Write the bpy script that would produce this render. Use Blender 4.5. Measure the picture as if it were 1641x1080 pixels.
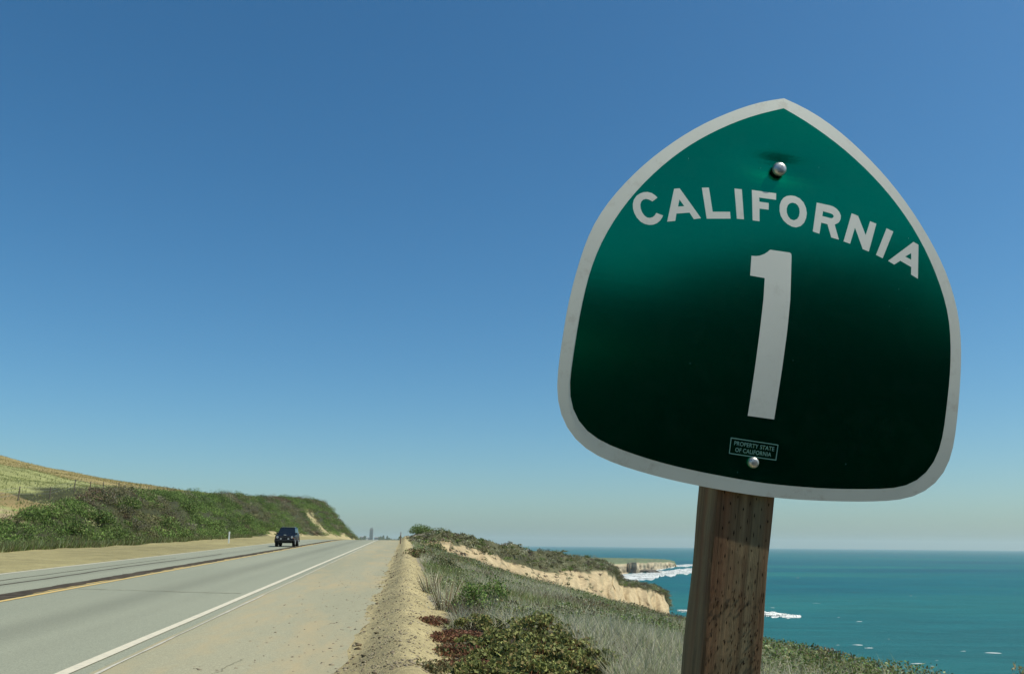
import bpy, bmesh, math, random
import numpy as np
from mathutils import Vector, Matrix

sc = bpy.context.scene
for o in list(bpy.data.objects):
    bpy.data.objects.remove(o)
R_ = math.radians

# ------------------------------------------------------------------ camera
EYE = 1.35                                   # eye height above the road beside the camera
F_PX, W_PX, H_PX = 1400.0, 1641.0, 1080.0
FV = Vector((0.0, 0.97301462, 0.23074347))
RV = Vector((0.9999595, -0.00207666, 0.00875701))
UV = Vector((-0.00899988, -0.23073412, 0.97297521))
cam_d = bpy.data.cameras.new('camera')
cam_d.sensor_width = 36.0
cam_d.lens = 36.0 * F_PX / W_PX
cam_d.clip_start = 0.05
cam_d.clip_end = 60000
cam = bpy.data.objects.new('camera', cam_d)
sc.collection.objects.link(cam)
m = Matrix(((RV.x, UV.x, -FV.x, 0), (RV.y, UV.y, -FV.y, 0), (RV.z, UV.z, -FV.z, EYE), (0, 0, 0, 1)))
cam.matrix_world = m
sc.camera = cam

# ------------------------------------------------------------------ sky, sun, exposure
SUN_AZ, SUN_EL = R_(101.0), R_(55.0)          # azimuth clockwise from +Y (the view), elevation
world = bpy.data.worlds.new('World')
sc.world = world
world.use_nodes = True
nt = world.node_tree
bg = nt.nodes['Background']
sky = nt.nodes.new('ShaderNodeTexSky')
sky.sky_type = 'NISHITA'
sky.sun_disc = False
sky.sun_elevation = SUN_EL
sky.sun_rotation = SUN_AZ
sky.altitude = 0
sky.air_density = 0.95
sky.dust_density = 1.1
sky.ozone_density = 6.0
film = nt.nodes.new('ShaderNodeMix'); film.data_type = 'RGBA'; film.blend_type = 'MULTIPLY'   # one even cast over the whole sky
film.inputs[0].default_value = 1.0
film.inputs[7].default_value = (0.95, 1.07, 1.0, 1)
nt.links.new(sky.outputs[0], film.inputs[6])
hs = nt.nodes.new('ShaderNodeHueSaturation'); hs.inputs['Saturation'].default_value = 1.2
nt.links.new(film.outputs[2], hs.inputs['Color'])
nt.links.new(hs.outputs[0], bg.inputs[0])
bg.inputs[1].default_value = 0.090
sun_d = bpy.data.lights.new('sun', 'SUN')
sun_d.energy = 4.0
sun_d.angle = R_(0.53)
sun_d.color = (1.0, 0.93, 0.79)
sun = bpy.data.objects.new('sun', sun_d)
sc.collection.objects.link(sun)
sdir = Vector((math.sin(SUN_AZ) * math.cos(SUN_EL), math.cos(SUN_AZ) * math.cos(SUN_EL), math.sin(SUN_EL)))
sun.rotation_euler = sdir.to_track_quat('Z', 'Y').to_euler()
sun.location = sdir * 60
sc.view_settings.view_transform = 'Standard'
sc.view_settings.look = 'None'
sc.view_settings.gamma = 1.0
sc.view_settings.use_curve_mapping = False
sc.view_settings.exposure = 0.35
sc.render.engine = 'CYCLES'
sc.cycles.max_bounces = 6
sc.cycles.volume_bounces = 1

# ------------------------------------------------------------------ helpers
rng = np.random.default_rng(7)
random.seed(7)
C = sc.collection
RA = R_(6.71)                                # the road heads 6.7 degrees left of the view
CA, SA = math.cos(RA), math.sin(RA)


def at(x, y, Y):
    """world point seen at photo pixel x, y and Y metres ahead"""
    v = FV + RV * ((x - W_PX / 2) / F_PX) + UV * (-(y - H_PX / 2) / F_PX)
    return v * (Y / v.y) + Vector((0, 0, EYE))


def us(P):
    """world -> road coordinates (u right of the camera, s ahead along the road)"""
    return P.x * CA + P.y * SA, -P.x * SA + P.y * CA


def wld(u, s, z):
    return Vector((u * CA - s * SA, u * SA + s * CA, z))


def tag(o, label=None, cat=None, group=None, kind=None):
    if label: o['label'] = label
    if cat: o['category'] = cat
    if group: o['group'] = group
    if kind: o['kind'] = kind
    return o


def link(name, me, mat=None, parent=None, road=False):
    o = bpy.data.objects.new(name, me)
    C.objects.link(o)
    if mat: me.materials.append(mat)
    if parent: o.parent = parent
    if road: o.rotation_euler = (0, 0, RA)   # mesh is laid out in road coordinates
    return o


def mesh_np(name, V, F, cols=None, smooth=False):
    """V (n,3), F (m,k) numpy; cols per face (m,3)"""
    me = bpy.data.meshes.new(name)
    V = np.asarray(V, np.float32); F = np.asarray(F, np.int32)
    k = F.shape[1]
    me.vertices.add(len(V)); me.vertices.foreach_set('co', V.ravel())
    me.loops.add(F.size); me.loops.foreach_set('vertex_index', F.ravel())
    me.polygons.add(len(F))
    me.polygons.foreach_set('loop_start', np.arange(0, F.size, k, dtype=np.int32))
    me.polygons.foreach_set('loop_total', np.full(len(F), k, np.int32))
    if smooth: me.polygons.foreach_set('use_smooth', np.ones(len(F), bool))
    if cols is not None:
        dom = 'FACE' if len(cols) == len(F) else 'POINT'
        a = me.attributes.new('tint', 'FLOAT_COLOR', dom)
        a.data.foreach_set('color', np.c_[cols, np.ones(len(cols))].astype(np.float32).ravel())
    me.update(calc_edges=True)
    return me


def empty(name, loc=(0, 0, 0), rz=0):
    o = bpy.data.objects.new(name, None)
    C.objects.link(o); o.location = loc; o.rotation_euler = (0, 0, rz)
    o.empty_display_size = 0.2
    return o


def from_bm(name, bm, mat, parent=None, smooth=False):
    me = bpy.data.meshes.new(name)
    bm.normal_update()
    bm.to_mesh(me); bm.free()
    if smooth:
        for p in me.polygons: p.use_smooth = True
    return link(name, me, mat, parent)


def bm_box(bm, x0, x1, y0, y1, z0, z1, bev=0.0):
    r = bmesh.ops.create_cube(bm, size=1.0)
    for v in r['verts']:
        v.co = Vector(((x0 + x1) / 2 + v.co.x * (x1 - x0), (y0 + y1) / 2 + v.co.y * (y1 - y0), (z0 + z1) / 2 + v.co.z * (z1 - z0)))
    if bev:
        ed = list({e for v in r['verts'] for e in v.link_edges})
        bmesh.ops.bevel(bm, geom=ed, offset=bev, segments=2, affect='EDGES', profile=0.5)


def bm_cyl(bm, p0, p1, r0, r1=None, n=12):
    r1 = r0 if r1 is None else r1
    p0, p1 = Vector(p0), Vector(p1); d = p1 - p0
    mt = Matrix.Translation((p0 + p1) / 2) @ d.to_track_quat('Z', 'Y').to_matrix().to_4x4()
    bmesh.ops.create_cone(bm, cap_ends=True, segments=n, radius1=r0, radius2=r1, depth=d.length, matrix=mt)


# value noise for terrain and colour patches
_perm = rng.random((256, 256))


def vnoise(x, y):
    xi = np.floor(x).astype(int); yi = np.floor(y).astype(int)
    fx = x - xi; fy = y - yi
    fx = fx * fx * (3 - 2 * fx); fy = fy * fy * (3 - 2 * fy)
    g = lambda a, b: _perm[a & 255, b & 255]
    return (g(xi, yi) * (1 - fx) + g(xi + 1, yi) * fx) * (1 - fy) + (g(xi, yi + 1) * (1 - fx) + g(xi + 1, yi + 1) * fx) * fy - 0.5


def fbm(x, y, sc_, oct=4):
    t = 0; a = 1.0; f = 1.0 / sc_
    for k in range(oct):
        t = t + a * vnoise(x * f + 17.3 * k, y * f + 9.1 * k); a *= 0.5; f *= 2.03
    return t


# ------------------------------------------------------------------ materials
def new_mat(name, rough=0.9, spec=0.3):
    m = bpy.data.materials.new(name); m.use_nodes = True
    b = m.node_tree.nodes['Principled BSDF']
    b.inputs['Roughness'].default_value = rough
    b.inputs['Specular IOR Level'].default_value = spec
    return m, m.node_tree, b


def N(nt, t, **kw):
    n = nt.nodes.new(t)
    for k, v in kw.items(): setattr(n, k, v)
    return n


def mixc(nt, f, a, b, mode='MIX'):
    n = nt.nodes.new('ShaderNodeMix'); n.data_type = 'RGBA'; n.blend_type = mode
    for i, v in ((0, f), (6, a), (7, b)):
        if hasattr(v, 'is_output'): nt.links.new(v, n.inputs[i])
        elif i == 0: n.inputs[0].default_value = v
        else: n.inputs[i].default_value = (*v, 1)
    return n.outputs[2]


def noise(nt, scale, detail=4, rough=0.6, coord='Object', stretch=None):
    tc = N(nt, 'ShaderNodeTexCoord'); n = N(nt, 'ShaderNodeTexNoise')
    n.inputs['Scale'].default_value = scale; n.inputs['Detail'].default_value = detail
    n.inputs['Roughness'].default_value = rough
    if stretch:
        mp = N(nt, 'ShaderNodeMapping'); mp.inputs['Scale'].default_value = stretch
        nt.links.new(tc.outputs[coord], mp.inputs[0]); nt.links.new(mp.outputs[0], n.inputs['Vector'])
    else:
        nt.links.new(tc.outputs[coord], n.inputs['Vector'])
    return n.outputs['Fac']


def ramp(nt, fac, stops):
    r = N(nt, 'ShaderNodeValToRGB'); nt.links.new(fac, r.inputs[0])
    e = r.color_ramp.elements
    while len(e) < len(stops): e.new(0.5)
    for i, (p, c) in enumerate(stops):
        e[i].position = p; e[i].color = (*c, 1) if not isinstance(c, (int, float)) else (c, c, c, 1)
    return r.outputs[0]


def bump(nt, b, fac, strength=0.3, dist=0.02):
    n = N(nt, 'ShaderNodeBump'); n.inputs['Strength'].default_value = strength; n.inputs['Distance'].default_value = dist
    nt.links.new(fac, n.inputs['Height']); nt.links.new(n.outputs[0], b.inputs['Normal'])


def plain(name, col, rough=0.7, spec=0.4, metal=0.0, var=0.0, scale=20):
    m, nt, b = new_mat(name, rough, spec)
    b.inputs['Metallic'].default_value = metal
    if var:
        f = noise(nt, scale)
        c = ramp(nt, f, [(0.3, tuple(v * (1 - var) for v in col)), (0.7, tuple(min(1, v * (1 + var)) for v in col))])
        nt.links.new(c, b.inputs['Base Color'])
    else:
        b.inputs['Base Color'].default_value = (*col, 1)
    return m


def tint_mat(name, rough=0.85, spec=0.2, grain=((3.0, .25), (0.25, .18)), bmp=0.0, trans=0.0):
    """colour from the mesh's own tint, broken up by noise"""
    m, nt, b = new_mat(name, rough, spec)
    at_ = N(nt, 'ShaderNodeAttribute'); at_.attribute_name = 'tint'
    c = at_.outputs['Color']
    for sc_, am in grain:
        f = noise(nt, sc_, 6, 0.65)
        g = ramp(nt, f, [(0.3, 1 - am), (0.7, 1 + am)])
        c = mixc(nt, 1.0, c, g, 'MULTIPLY')
    nt.links.new(c, b.inputs['Base Color'])
    if bmp: bump(nt, b, noise(nt, 9.0, 8, 0.7), bmp, 0.12)
    if trans:
        t = N(nt, 'ShaderNodeBsdfTranslucent'); nt.links.new(c, t.inputs[0])
        mx = N(nt, 'ShaderNodeMixShader'); mx.inputs[0].default_value = trans
        out = nt.nodes['Material Output']
        nt.links.new(b.outputs[0], mx.inputs[1]); nt.links.new(t.outputs[0], mx.inputs[2]); nt.links.new(mx.outputs[0], out.inputs[0])
    return m


M = {}
M['ground'] = tint_mat('ground_soil', grain=((14.0, .22), (0.9, .22), (0.08, .12)), bmp=0.6)
M['leaf'] = tint_mat('leaves', 0.65, 0.25, grain=(), trans=0.25)
M['twig'] = tint_mat('dry_twigs', 0.85, 0.1, grain=(), trans=0.4)
M['cliff'] = tint_mat('cliff_rock', grain=((1.2, .22), (0.2, .18)), bmp=0.8)

# road surfaces (object space = road coordinates: x across, y along)
def asphalt(name, c0, c1, streaks):
    m, nt, b = new_mat(name, 0.85, 0.25)
    big = noise(nt, 0.35, 5, 0.6, stretch=(1.2, 0.12, 1))
    c = ramp(nt, big, [(0.35, c0), (0.65, c1)])
    fine = noise(nt, 60, 4, 0.85)
    c = mixc(nt, 1.0, c, ramp(nt, fine, [(0.3, .62), (0.7, 1.38)]), 'MULTIPLY')
    med = noise(nt, 18, 6, 0.7)
    c = mixc(nt, 1.0, c, ramp(nt, med, [(0.3, .92), (0.7, 1.08)]), 'MULTIPLY')
    tc = N(nt, 'ShaderNodeTexCoord'); sx = N(nt, 'ShaderNodeSeparateXYZ'); nt.links.new(tc.outputs['Object'], sx.inputs[0])
    for u0, w, k in streaks:                 # oil stain and tyre polish along the lane
        d = N(nt, 'ShaderNodeMath', operation='SUBTRACT'); nt.links.new(sx.outputs[0], d.inputs[0]); d.inputs[1].default_value = u0
        a = N(nt, 'ShaderNodeMath', operation='ABSOLUTE'); nt.links.new(d.outputs[0], a.inputs[0])
        mr = N(nt, 'ShaderNodeMapRange', interpolation_type='SMOOTHSTEP')
        nt.links.new(a.outputs[0], mr.inputs[0]); mr.inputs[1].default_value = 0; mr.inputs[2].default_value = w
        mr.inputs[3].default_value = k; mr.inputs[4].default_value = 1
        cc = N(nt, 'ShaderNodeCombineColor')
        for i in range(3): nt.links.new(mr.outputs[0], cc.inputs[i])
        c = mixc(nt, 1.0, c, cc.outputs[0], 'MULTIPLY')
    if not streaks:                          # blown sand lying on the shoulder
        dust = noise(nt, .8, 6, .65, stretch=(1.6, .35, 1))
        c = mixc(nt, ramp(nt, dust, [(.48, 0.0), (.66, .75)]), c, (.38, .31, .175))
    nt.links.new(c, b.inputs['Base Color'])
    bump(nt, b, fine, 0.3, 0.005)
    return m


M['road'] = asphalt('worn_asphalt', (.235, .25, .185), (.265, .278, .205), ((-5.0, .75, .80), (-9.0, .6, .86), (-4.0, .4, .95)))
M['shoulder'] = asphalt('sandy_shoulder_asphalt', (.265, .262, .175), (.315, .30, .20), ())
M['crackseal'] = plain('black_crack_seal', (.066, .056, .042), .95, .05, var=.55, scale=3)


def paint(name, col, wear, under):
    m, nt, b = new_mat(name, .7, .3)
    f = noise(nt, 7, 8, .8)
    c = mixc(nt, ramp(nt, f, [(wear - .08, 0.0), (wear + .08, 1.0)]), under, col)
    nt.links.new(c, b.inputs['Base Color'])
    return m


M['white_line'] = paint('worn_white_paint', (.58, .54, .41), .40, (.36, .35, .29))
M['yellow_line'] = paint('worn_yellow_paint', (.60, .42, .13), .42, (.33, .32, .25))
M['seam'] = paint('pale_seam', (.50, .48, .39), .47, (.36, .345, .27))

# ------------------------------------------------------------------ terrain shape in road coordinates
def zr(s):
    """road height: 1.6 % up to a crest about 95 m ahead, then down"""
    s = np.asarray(s, float)
    g = 0.0165
    a = np.clip(s, None, 92)
    z = g * a
    t = np.clip(s - 92, 0, 80)
    z = z + g * t - 0.5 * (0.0165 + 0.03) / 80 * t * t
    z = z - 0.03 * np.clip(s - 172, 0, 320)
    return z + np.interp(s, [500, 2500, 3600, 5200], [0, 6, 30, 40])


ST = np.array([-400, 10, 25, 40, 50, 60, 75, 110, 150, 200, 250, 300, 345, 420, 2500, 3500, 5200.])
LU = np.array([  # toe, break, top, plateau, hill, far
    [-17, -24, -34, -60, -115, -400], [-17, -24, -34, -60, -115, -400], [-17.5, -24, -34, -60, -115, -400], [-18, -24, -34, -58, -112, -400],
    [-18, -22.5, -32, -55, -110, -400], [-18, -21.5, -31, -52, -105, -400], [-18, -23, -32, -48, -100, -400],
    [-18, -25.5, -34, -46, -96, -400], [-17.5, -26.5, -34, -43, -92, -400], [-16, -23.2, -34, -46, -96, -400],
    [-13.8, -23.5, -34, -46, -110, -400], [-12.5, -23, -34, -46, -110, -400], [-12.5, -23, -34, -46, -110, -400], [-12.5, -24, -34, -46, -110, -400],
    [-12.5, -24, -34, -46, -110, -800], [-12.5, -24, -34, -46, -110, -800], [-12.5, -24, -34, -46, -110, -800]])
LZ = np.array([
    [0, 1.2, 3.2, 8, 14, 14], [.25, 1.3, 3.6, 8.5, 14.5, 15], [.5, 1.6, 4.2, 9, 15, 16], [.8, 1.3, 4.4, 9.3, 16, 16.5],
    [.95, 1.6, 4.7, 9.6, 17, 17], [1.1, 3.3, 5.2, 10.0, 18, 17.5], [1.35, 4.9, 6.0, 9.2, 18.5, 18],
    [1.95, 6.5, 7.4, 9.4, 18.8, 18], [2.4, 8.2, 8.8, 10.2, 19.2, 18], [2.7, 10.4, 11.0, 11.8, 18.5, 17],
    [2.7, 12.2, 12.4, 12.5, 16, 14], [-1, 5, 6, 7, 8, 8], [-6, -5, -4, -3, -3, -3], [-9, -8, -7, -6, -6, -6],
    [0, 0, 0, 0, 0, 0], [12.4, 12.4, 12.4, 12.4, 12.4, 12.4], [13, 13, 13, 13, 13, 13.]])
ES = np.array([-400, -40, 0, 13, 34, 49, 69, 85, 105, 140, 5200.])
EU = np.array([14, 14, 5.2, 7.0, 11.2, 12.6, 12.6, 9.5, 7.0, 5.0, 5.0])
EZ = np.array([0, 0, -.3, -.55, -1.75, -2.45, -2.4, -1.6, .0, -1.5, 0])


def zland(u, s, bumps=True):
    u = np.asarray(u, float); s = np.asarray(s, float)
    base = zr(s)
    # left side
    nu = np.stack([np.interp(s, ST, LU[:, j]) for j in range(6)], -1)
    nz = np.stack([np.interp(s, ST, LZ[:, j]) for j in range(6)], -1)
    zl = base.copy()
    zl = np.where(u < nu[..., 0], nz[..., 0], base)
    shoulder = (u < -11.3) & (u >= nu[..., 0])
    t = np.clip((-11.3 - u) / np.maximum(-11.3 - nu[..., 0], .1), 0, 1)
    zl = np.where(shoulder, base * (1 - t) + nz[..., 0] * t, zl)
    for j in range(5):
        t = np.clip((nu[..., j] - u) / np.maximum(nu[..., j] - nu[..., j + 1], .1), 0, 1)
        ts = t * t * (3 - 2 * t)
        tt = 0.5 * t + 0.5 * ts
        zl = np.where(u < nu[..., j], nz[..., j] * (1 - tt) + nz[..., j + 1] * tt, zl)
    # right side
    ue = np.interp(s, ES, EU); ze = np.interp(s, ES, EZ)
    berm = .20 * np.exp(-((u - .05) / .34) ** 2) * np.clip((u + .58) / .25, 0, 1)
    t = np.clip((u - .6) / (ue - .6), 0, 1)
    zrr = base * (1 - t ** 1.15) + ze * t ** 1.15 + berm
    over = np.clip(u - ue, 0, None)
    zrr = zrr - 1.15 * over - .5 * np.clip(over, 0, 1.0)
    zrr = zrr - .95 * np.exp(-((s - 80) / 11.0) ** 2) * np.clip((u - .9) / 1.6, 0, 1)      # hollow in front of the mound
    zrr = zrr + 1.75 * np.exp(-((u - 3.1) / 2.3) ** 2 - ((s - 102) / 6.0) ** 2)
    zrr = zrr + 3.0 * np.exp(-((u - 7) / 6) ** 2 - ((s + 16) / 6.5) ** 2)      # unseen knoll added behind the camera, a dark reflection for the sign
    z = np.where(u < -5, zl, zrr)
    z = np.where((u >= -11.3) & (u <= -.62), base, z)
    if bumps:
        left = np.clip((-12 - u) / 4, 0, 1); steep = np.clip((nu[..., 0] - u) / 3, 0, 1) * np.clip((330 - s) / 60, 0, 1)
        right = np.clip((u - .5) / 1.0, 0, 1)
        z = z + left * .10 * fbm(u, s, 1.6) + steep * .55 * fbm(u, s, 7.0, 3) * np.clip((np.abs(u) - 17) / 6, .3, 1)
        z = z + right * (.22 * fbm(u, s, 2.2, 4) + .25 * fbm(u, s, 8, 2)) + right * np.clip(over, 0, 6) * .5 * fbm(u, s, 5, 4)
        bz = np.clip((u + .62) / .1, 0, 1) * np.clip((1.2 - u) / .6, 0, 1)
        z = z + bz * (.055 * fbm(u, s, .6, 4) + .035 * fbm(u, s * .3, .35, 2))
    return np.maximum(z, -30)


def cat_(*a): return np.unique(np.round(np.concatenate(a), 4))


GU = cat_(np.arange(-800, -200, 60), np.arange(-200, -120, 10), np.arange(-120, -40, 2.0), np.arange(-40, -17, .6), np.arange(-17, -11.2, .3), np.array([-11.3, -9, -6, -3, -1.2, -.7]),
          np.arange(-.62, 1.4, .06), np.arange(1.4, 16, .3), np.arange(16, 42, 1.5), np.array([42, 60.]))
GS = cat_(np.arange(-400, -60, 20), np.arange(-60, 6, 2), np.arange(6, 30, .2), np.arange(30, 120, .7), np.arange(120, 360, 2.5), np.arange(360, 600, 15), np.arange(600, 5201, 150))
SAND = np.array([.37, .315, .165]); SOIL = np.array([.17, .145, .085]); GRASS = np.array([.245, .235, .085]); GRASS2 = np.array([.26, .275, .11]); DRY = np.array([.30, .235, .105])
SCRUBG = np.array([.045, .05, .022]); GREYB = np.array([.25, .225, .165])


def grid_faces(nr, nc):
    i = np.arange(nr - 1)[:, None] * nc + np.arange(nc - 1)[None]
    return np.stack([i, i + 1, i + nc + 1, i + nc], -1).reshape(-1, 4)


def build_ground():
    U, S = np.meshgrid(GU, GS)
    Zg = zland(U, S)
    Zg = np.where((U > -11.35) & (U < -.80), Zg - .06, Zg)
    col = np.empty(U.shape + (3,)); col[:] = SAND
    toe = np.interp(S, ST, LU[:, 0]); brk = np.interp(S, ST, LU[:, 1]); top = np.interp(S, ST, LU[:, 2])
    w = lambda c, m: np.where(m[..., None], c, col)
    n1 = fbm(U, S, 6, 4); n2 = fbm(U, S, 1.5, 3)
    col = w(SCRUBG, U < toe + .6 * n1)
    col = w(SAND * np.array([.76, .79, .72]) * (1 + .15 * n1[..., None]), (U < -11.2) & (U >= toe + .6 * n1))
    # grassy hill above the bank
    field = (U < brk - 1.5 + 2.0 * n1) & ((S < 62) | (U < brk - 4))
    g = GRASS2[None, None] * (1 + .25 * n1[..., None])
    col = w(g, field)
    upper = (S > 108 + 2.0 * n1) & (U < brk - 6) & (S < 400)
    col = w(DRY * (1 + .2 * n1[..., None]) * .75 + GRASS * .25, upper)
    rim = (S > 56 + 3 * n1) & (S < 61 + 3 * n1) & (U < brk - 1)
    col = w(DRY * .8 * (1 + .3 * n2[..., None]), rim)
    dirt = (S < 55 + 5 * n1) & (S > 40) & (U < -22.5 + 2 * n2) & (U > -33 + 6 * n1) & (n2 + n1 * .6 > -.02)
    col = w(np.array([.34, .275, .165]) * (1 + .4 * n2[..., None]), dirt)
    # far coastal plain
    col = w(np.array([.12, .15, .08]), S > 420)
    # cut face at the far end of the bank: bare sand streaks
    bare = ((U < toe + .5) & (U > toe - 1.6) & (S > 118) & (S < 240) & (n1 > -.12)) | (np.abs(S - 199 - 14 * n1) < 4.5 + 4 * n2) & (U < toe + 1) & (U > toe - 5 + 3 * n1)
    col = w(SAND * .95, bare)
    # right side
    edge = .62 + .35 * fbm(U * 0, S, 3.0, 3) + np.clip((S - 40) / 60, 0, 1) * .1
    col = w(GREYB * (1 + .3 * n2[..., None]), U > edge)
    ue = np.interp(S, ES, EU)
    col = w(np.array([.13, .125, .07]), U > ue - .5)
    litter_shade = (S < 15.5 + 1.2 * n1) & (S > 6) & (U > edge + .25) & (U < 3.4 + n2 - (15 - S) * .05)
    col = w(np.array([.050, .040, .025]), litter_shade)  # soil and litter, with the shade between ice plants painted into the colour
    V = np.stack([U, S, Zg], -1).reshape(-1, 3)
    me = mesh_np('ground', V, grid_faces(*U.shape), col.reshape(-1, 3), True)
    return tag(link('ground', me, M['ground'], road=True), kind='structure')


build_ground()


def strip(name, u0, u1, s0, s1, dz, mat, step=.5, kind='structure'):
    s = cat_(np.arange(s0, s1 + .01, step), np.array([s1]))
    f = lambda v: v(s) if callable(v) else np.full(len(s), float(v))
    a, b = f(u0), f(u1)
    z = zr(s) + dz
    V = np.concatenate([np.c_[a, s, z], np.c_[b, s, z]])
    n = len(s); i = np.arange(n - 1)
    F = np.c_[i, i + n, i + n + 1, i + 1]
    me = mesh_np(name, V, F)
    return tag(link(name, me, mat, road=True), kind=kind)


pav_edge = lambda s: -.50 + .16 * fbm(s, s * 0 + 3.3, 1.7, 4) - .06 * np.sin(s * .21)
strip('road', -11.15, -2.86, -60, 170, 0.0, M['road'])
strip('road_shoulder', -2.86, pav_edge, -60, 170, 0.004, M['shoulder'], .25)
strip('white_edge_line', lambda s: -3.16 + .012 * fbm(s, s * 0, 2.0), lambda s: -3.03 + .012 * fbm(s, s * 0 + 7, 2.0), -60, 170, 0.009, M['white_line'])
strip('pale_paving_seam', lambda s: -2.80 + .02 * fbm(s, s * 0, 1.0), lambda s: -2.765 + .02 * fbm(s, s * 0 + 5, 1.0), -60, 60, 0.012, M['seam'])
strip('yellow_centre_line', lambda s: -7.16 + .02 * fbm(s, s * 0, 1.3), lambda s: -7.03 + .02 * fbm(s, s * 0 + 3, 1.3), -60, 170, 0.008, M['yellow_line'])
strip('yellow_centre_line', lambda s: -7.36 + .02 * fbm(s, s * 0 + 2, 1.3), lambda s: -7.25 + .02 * fbm(s, s * 0 + 9, 1.3), -60, 170, 0.008, M['yellow_line'])
strip('black_sealed_joint', lambda s: -7.74 + .10 * fbm(s, s * 0 + 4, .9, 4), lambda s: -7.27 + .12 * fbm(s, s * 0 + 8, .8, 4), -60, 170, 0.012, M['crackseal'], .12)
strip('crack_seal', lambda s: -9.10 + .25 * fbm(s, s * 0 + 1, 6, 3), lambda s: -9.02 + .25 * fbm(s, s * 0 + 1, 6, 3) + .03 * fbm(s, s * 0 + 6, .7), -60, 46, 0.006, M['crackseal'], .2)
strip('crack_seal', lambda s: -9.75 + .3 * fbm(s, s * 0 + 11, 7, 3), lambda s: -9.70 + .3 * fbm(s, s * 0 + 11, 7, 3) + .03 * fbm(s, s * 0 + 2, .7), -60, 40, 0.006, M['crackseal'], .2)
strip('white_edge_line', lambda s: -11.02 + .02 * fbm(s, s * 0, 2.0), lambda s: -10.90 + .02 * fbm(s, s * 0 + 7, 2.0), -60, 170, 0.006, M['white_line'])


def crack(pts, w, mat, name):
    """a thin irregular crack across the paving, points in road coordinates"""
    P = []
    for (u0, s0), (u1, s1) in zip(pts[:-1], pts[1:]):
        for k in range(12):
            t = k / 12; P.append((u0 + (u1 - u0) * t + random.uniform(-.03, .03), s0 + (s1 - s0) * t + random.uniform(-.05, .05)))
    P = np.array(P + [pts[-1]]); d = np.gradient(P, axis=0); d /= np.linalg.norm(d, axis=1)[:, None]
    nrm = np.c_[-d[:, 1], d[:, 0]] * (w * (.5 + rng.random(len(P)))[:, None])
    A = P + nrm; B = P - nrm; n = len(P)
    V = np.concatenate([np.c_[A, zr(A[:, 1]) + .008], np.c_[B, zr(B[:, 1]) + .008]]); i = np.arange(n - 1)
    tag(link(name, mesh_np(name, V, np.c_[i, i + n, i + n + 1, i + 1]), mat, road=True), kind='structure')


M['crack'] = plain('dusty_crack', (.20, .19, .13), .9, .1, var=.3)
crack([(-6.9, 20.5), (-5.2, 19.9), (-3.3, 19.2)], .02, M['crack'], 'pavement_crack')
crack([(-1.9, 8.0), (-1.7, 9.0), (-1.62, 9.9)], .004, M['crack'], 'pavement_crack')

# ------------------------------------------------------------------ sea
m_, nt_, b_ = new_mat('sea_water', 0.45, 0.08)
big = noise(nt_, 1.0, 4, .6, stretch=(.0016, .0060, 1))
c_ = ramp(nt_, big, [(.34, (.000, .074, .104)), (.5, (.000, .104, .122)), (.66, (.010, .132, .124))])
rip = noise(nt_, 1.0, 8, .75, stretch=(.018, .07, 1))
tc_ = N(nt_, 'ShaderNodeTexCoord'); sx_ = N(nt_, 'ShaderNodeSeparateXYZ'); nt_.links.new(tc_.outputs['Object'], sx_.inputs[0])
mr_ = N(nt_, 'ShaderNodeMapRange'); nt_.links.new(sx_.outputs[1], mr_.inputs[0]); mr_.inputs[1].default_value = 160; mr_.inputs[2].default_value = 620; mr_.inputs[3].default_value = .75; mr_.inputs[4].default_value = 0
c_ = mixc(nt_, mr_.outputs[0], c_, (.020, .140, .132))          # shallow, sandier water near the shore
c_ = mixc(nt_, 1.0, c_, ramp(nt_, rip, [(.3, .72), (.7, 1.28)]), 'MULTIPLY')
nt_.links.new(c_, b_.inputs['Base Color'])
bump(nt_, b_, noise(nt_, 1.0, 8, .75, stretch=(.10, .16, 1)), .7, 1.6)
M['sea'] = m_
SEA = -24.0
a_ = np.linspace(0, 2 * np.pi, 129)[:-1]
rr = np.array([0.001, 300, 1500, 6000, 16000.])
V = np.array([(r * math.cos(t), r * math.sin(t), SEA) for r in rr for t in a_])
i = np.arange(4)[:, None] * 128 + np.arange(128)[None]; j = np.arange(4)[:, None] * 128 + (np.arange(128)[None] + 1) % 128
tag(link('sea', mesh_np('sea', V, np.stack([i, i + 128, j + 128, j], -1).reshape(-1, 4)), M['sea']), kind='structure')


def sea_pt(x, y):
    v = at(x, y, 1.0) - Vector((0, 0, EYE)); k = (SEA - EYE) / v.z
    return v * k + Vector((0, 0, EYE))


M['foam'], fn_, fb_ = new_mat('sea_foam', .9, .1)
fb_.inputs['Base Color'].default_value = (.70, .73, .71, 1)
fn_.links.new(ramp(fn_, noise(fn_, .16, 8, .72, stretch=(.5, 1.2, 1)), [(.40, .12), (.56, 1.0)]), fb_.inputs['Alpha'])   # lace-like gaps in the foam


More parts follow.
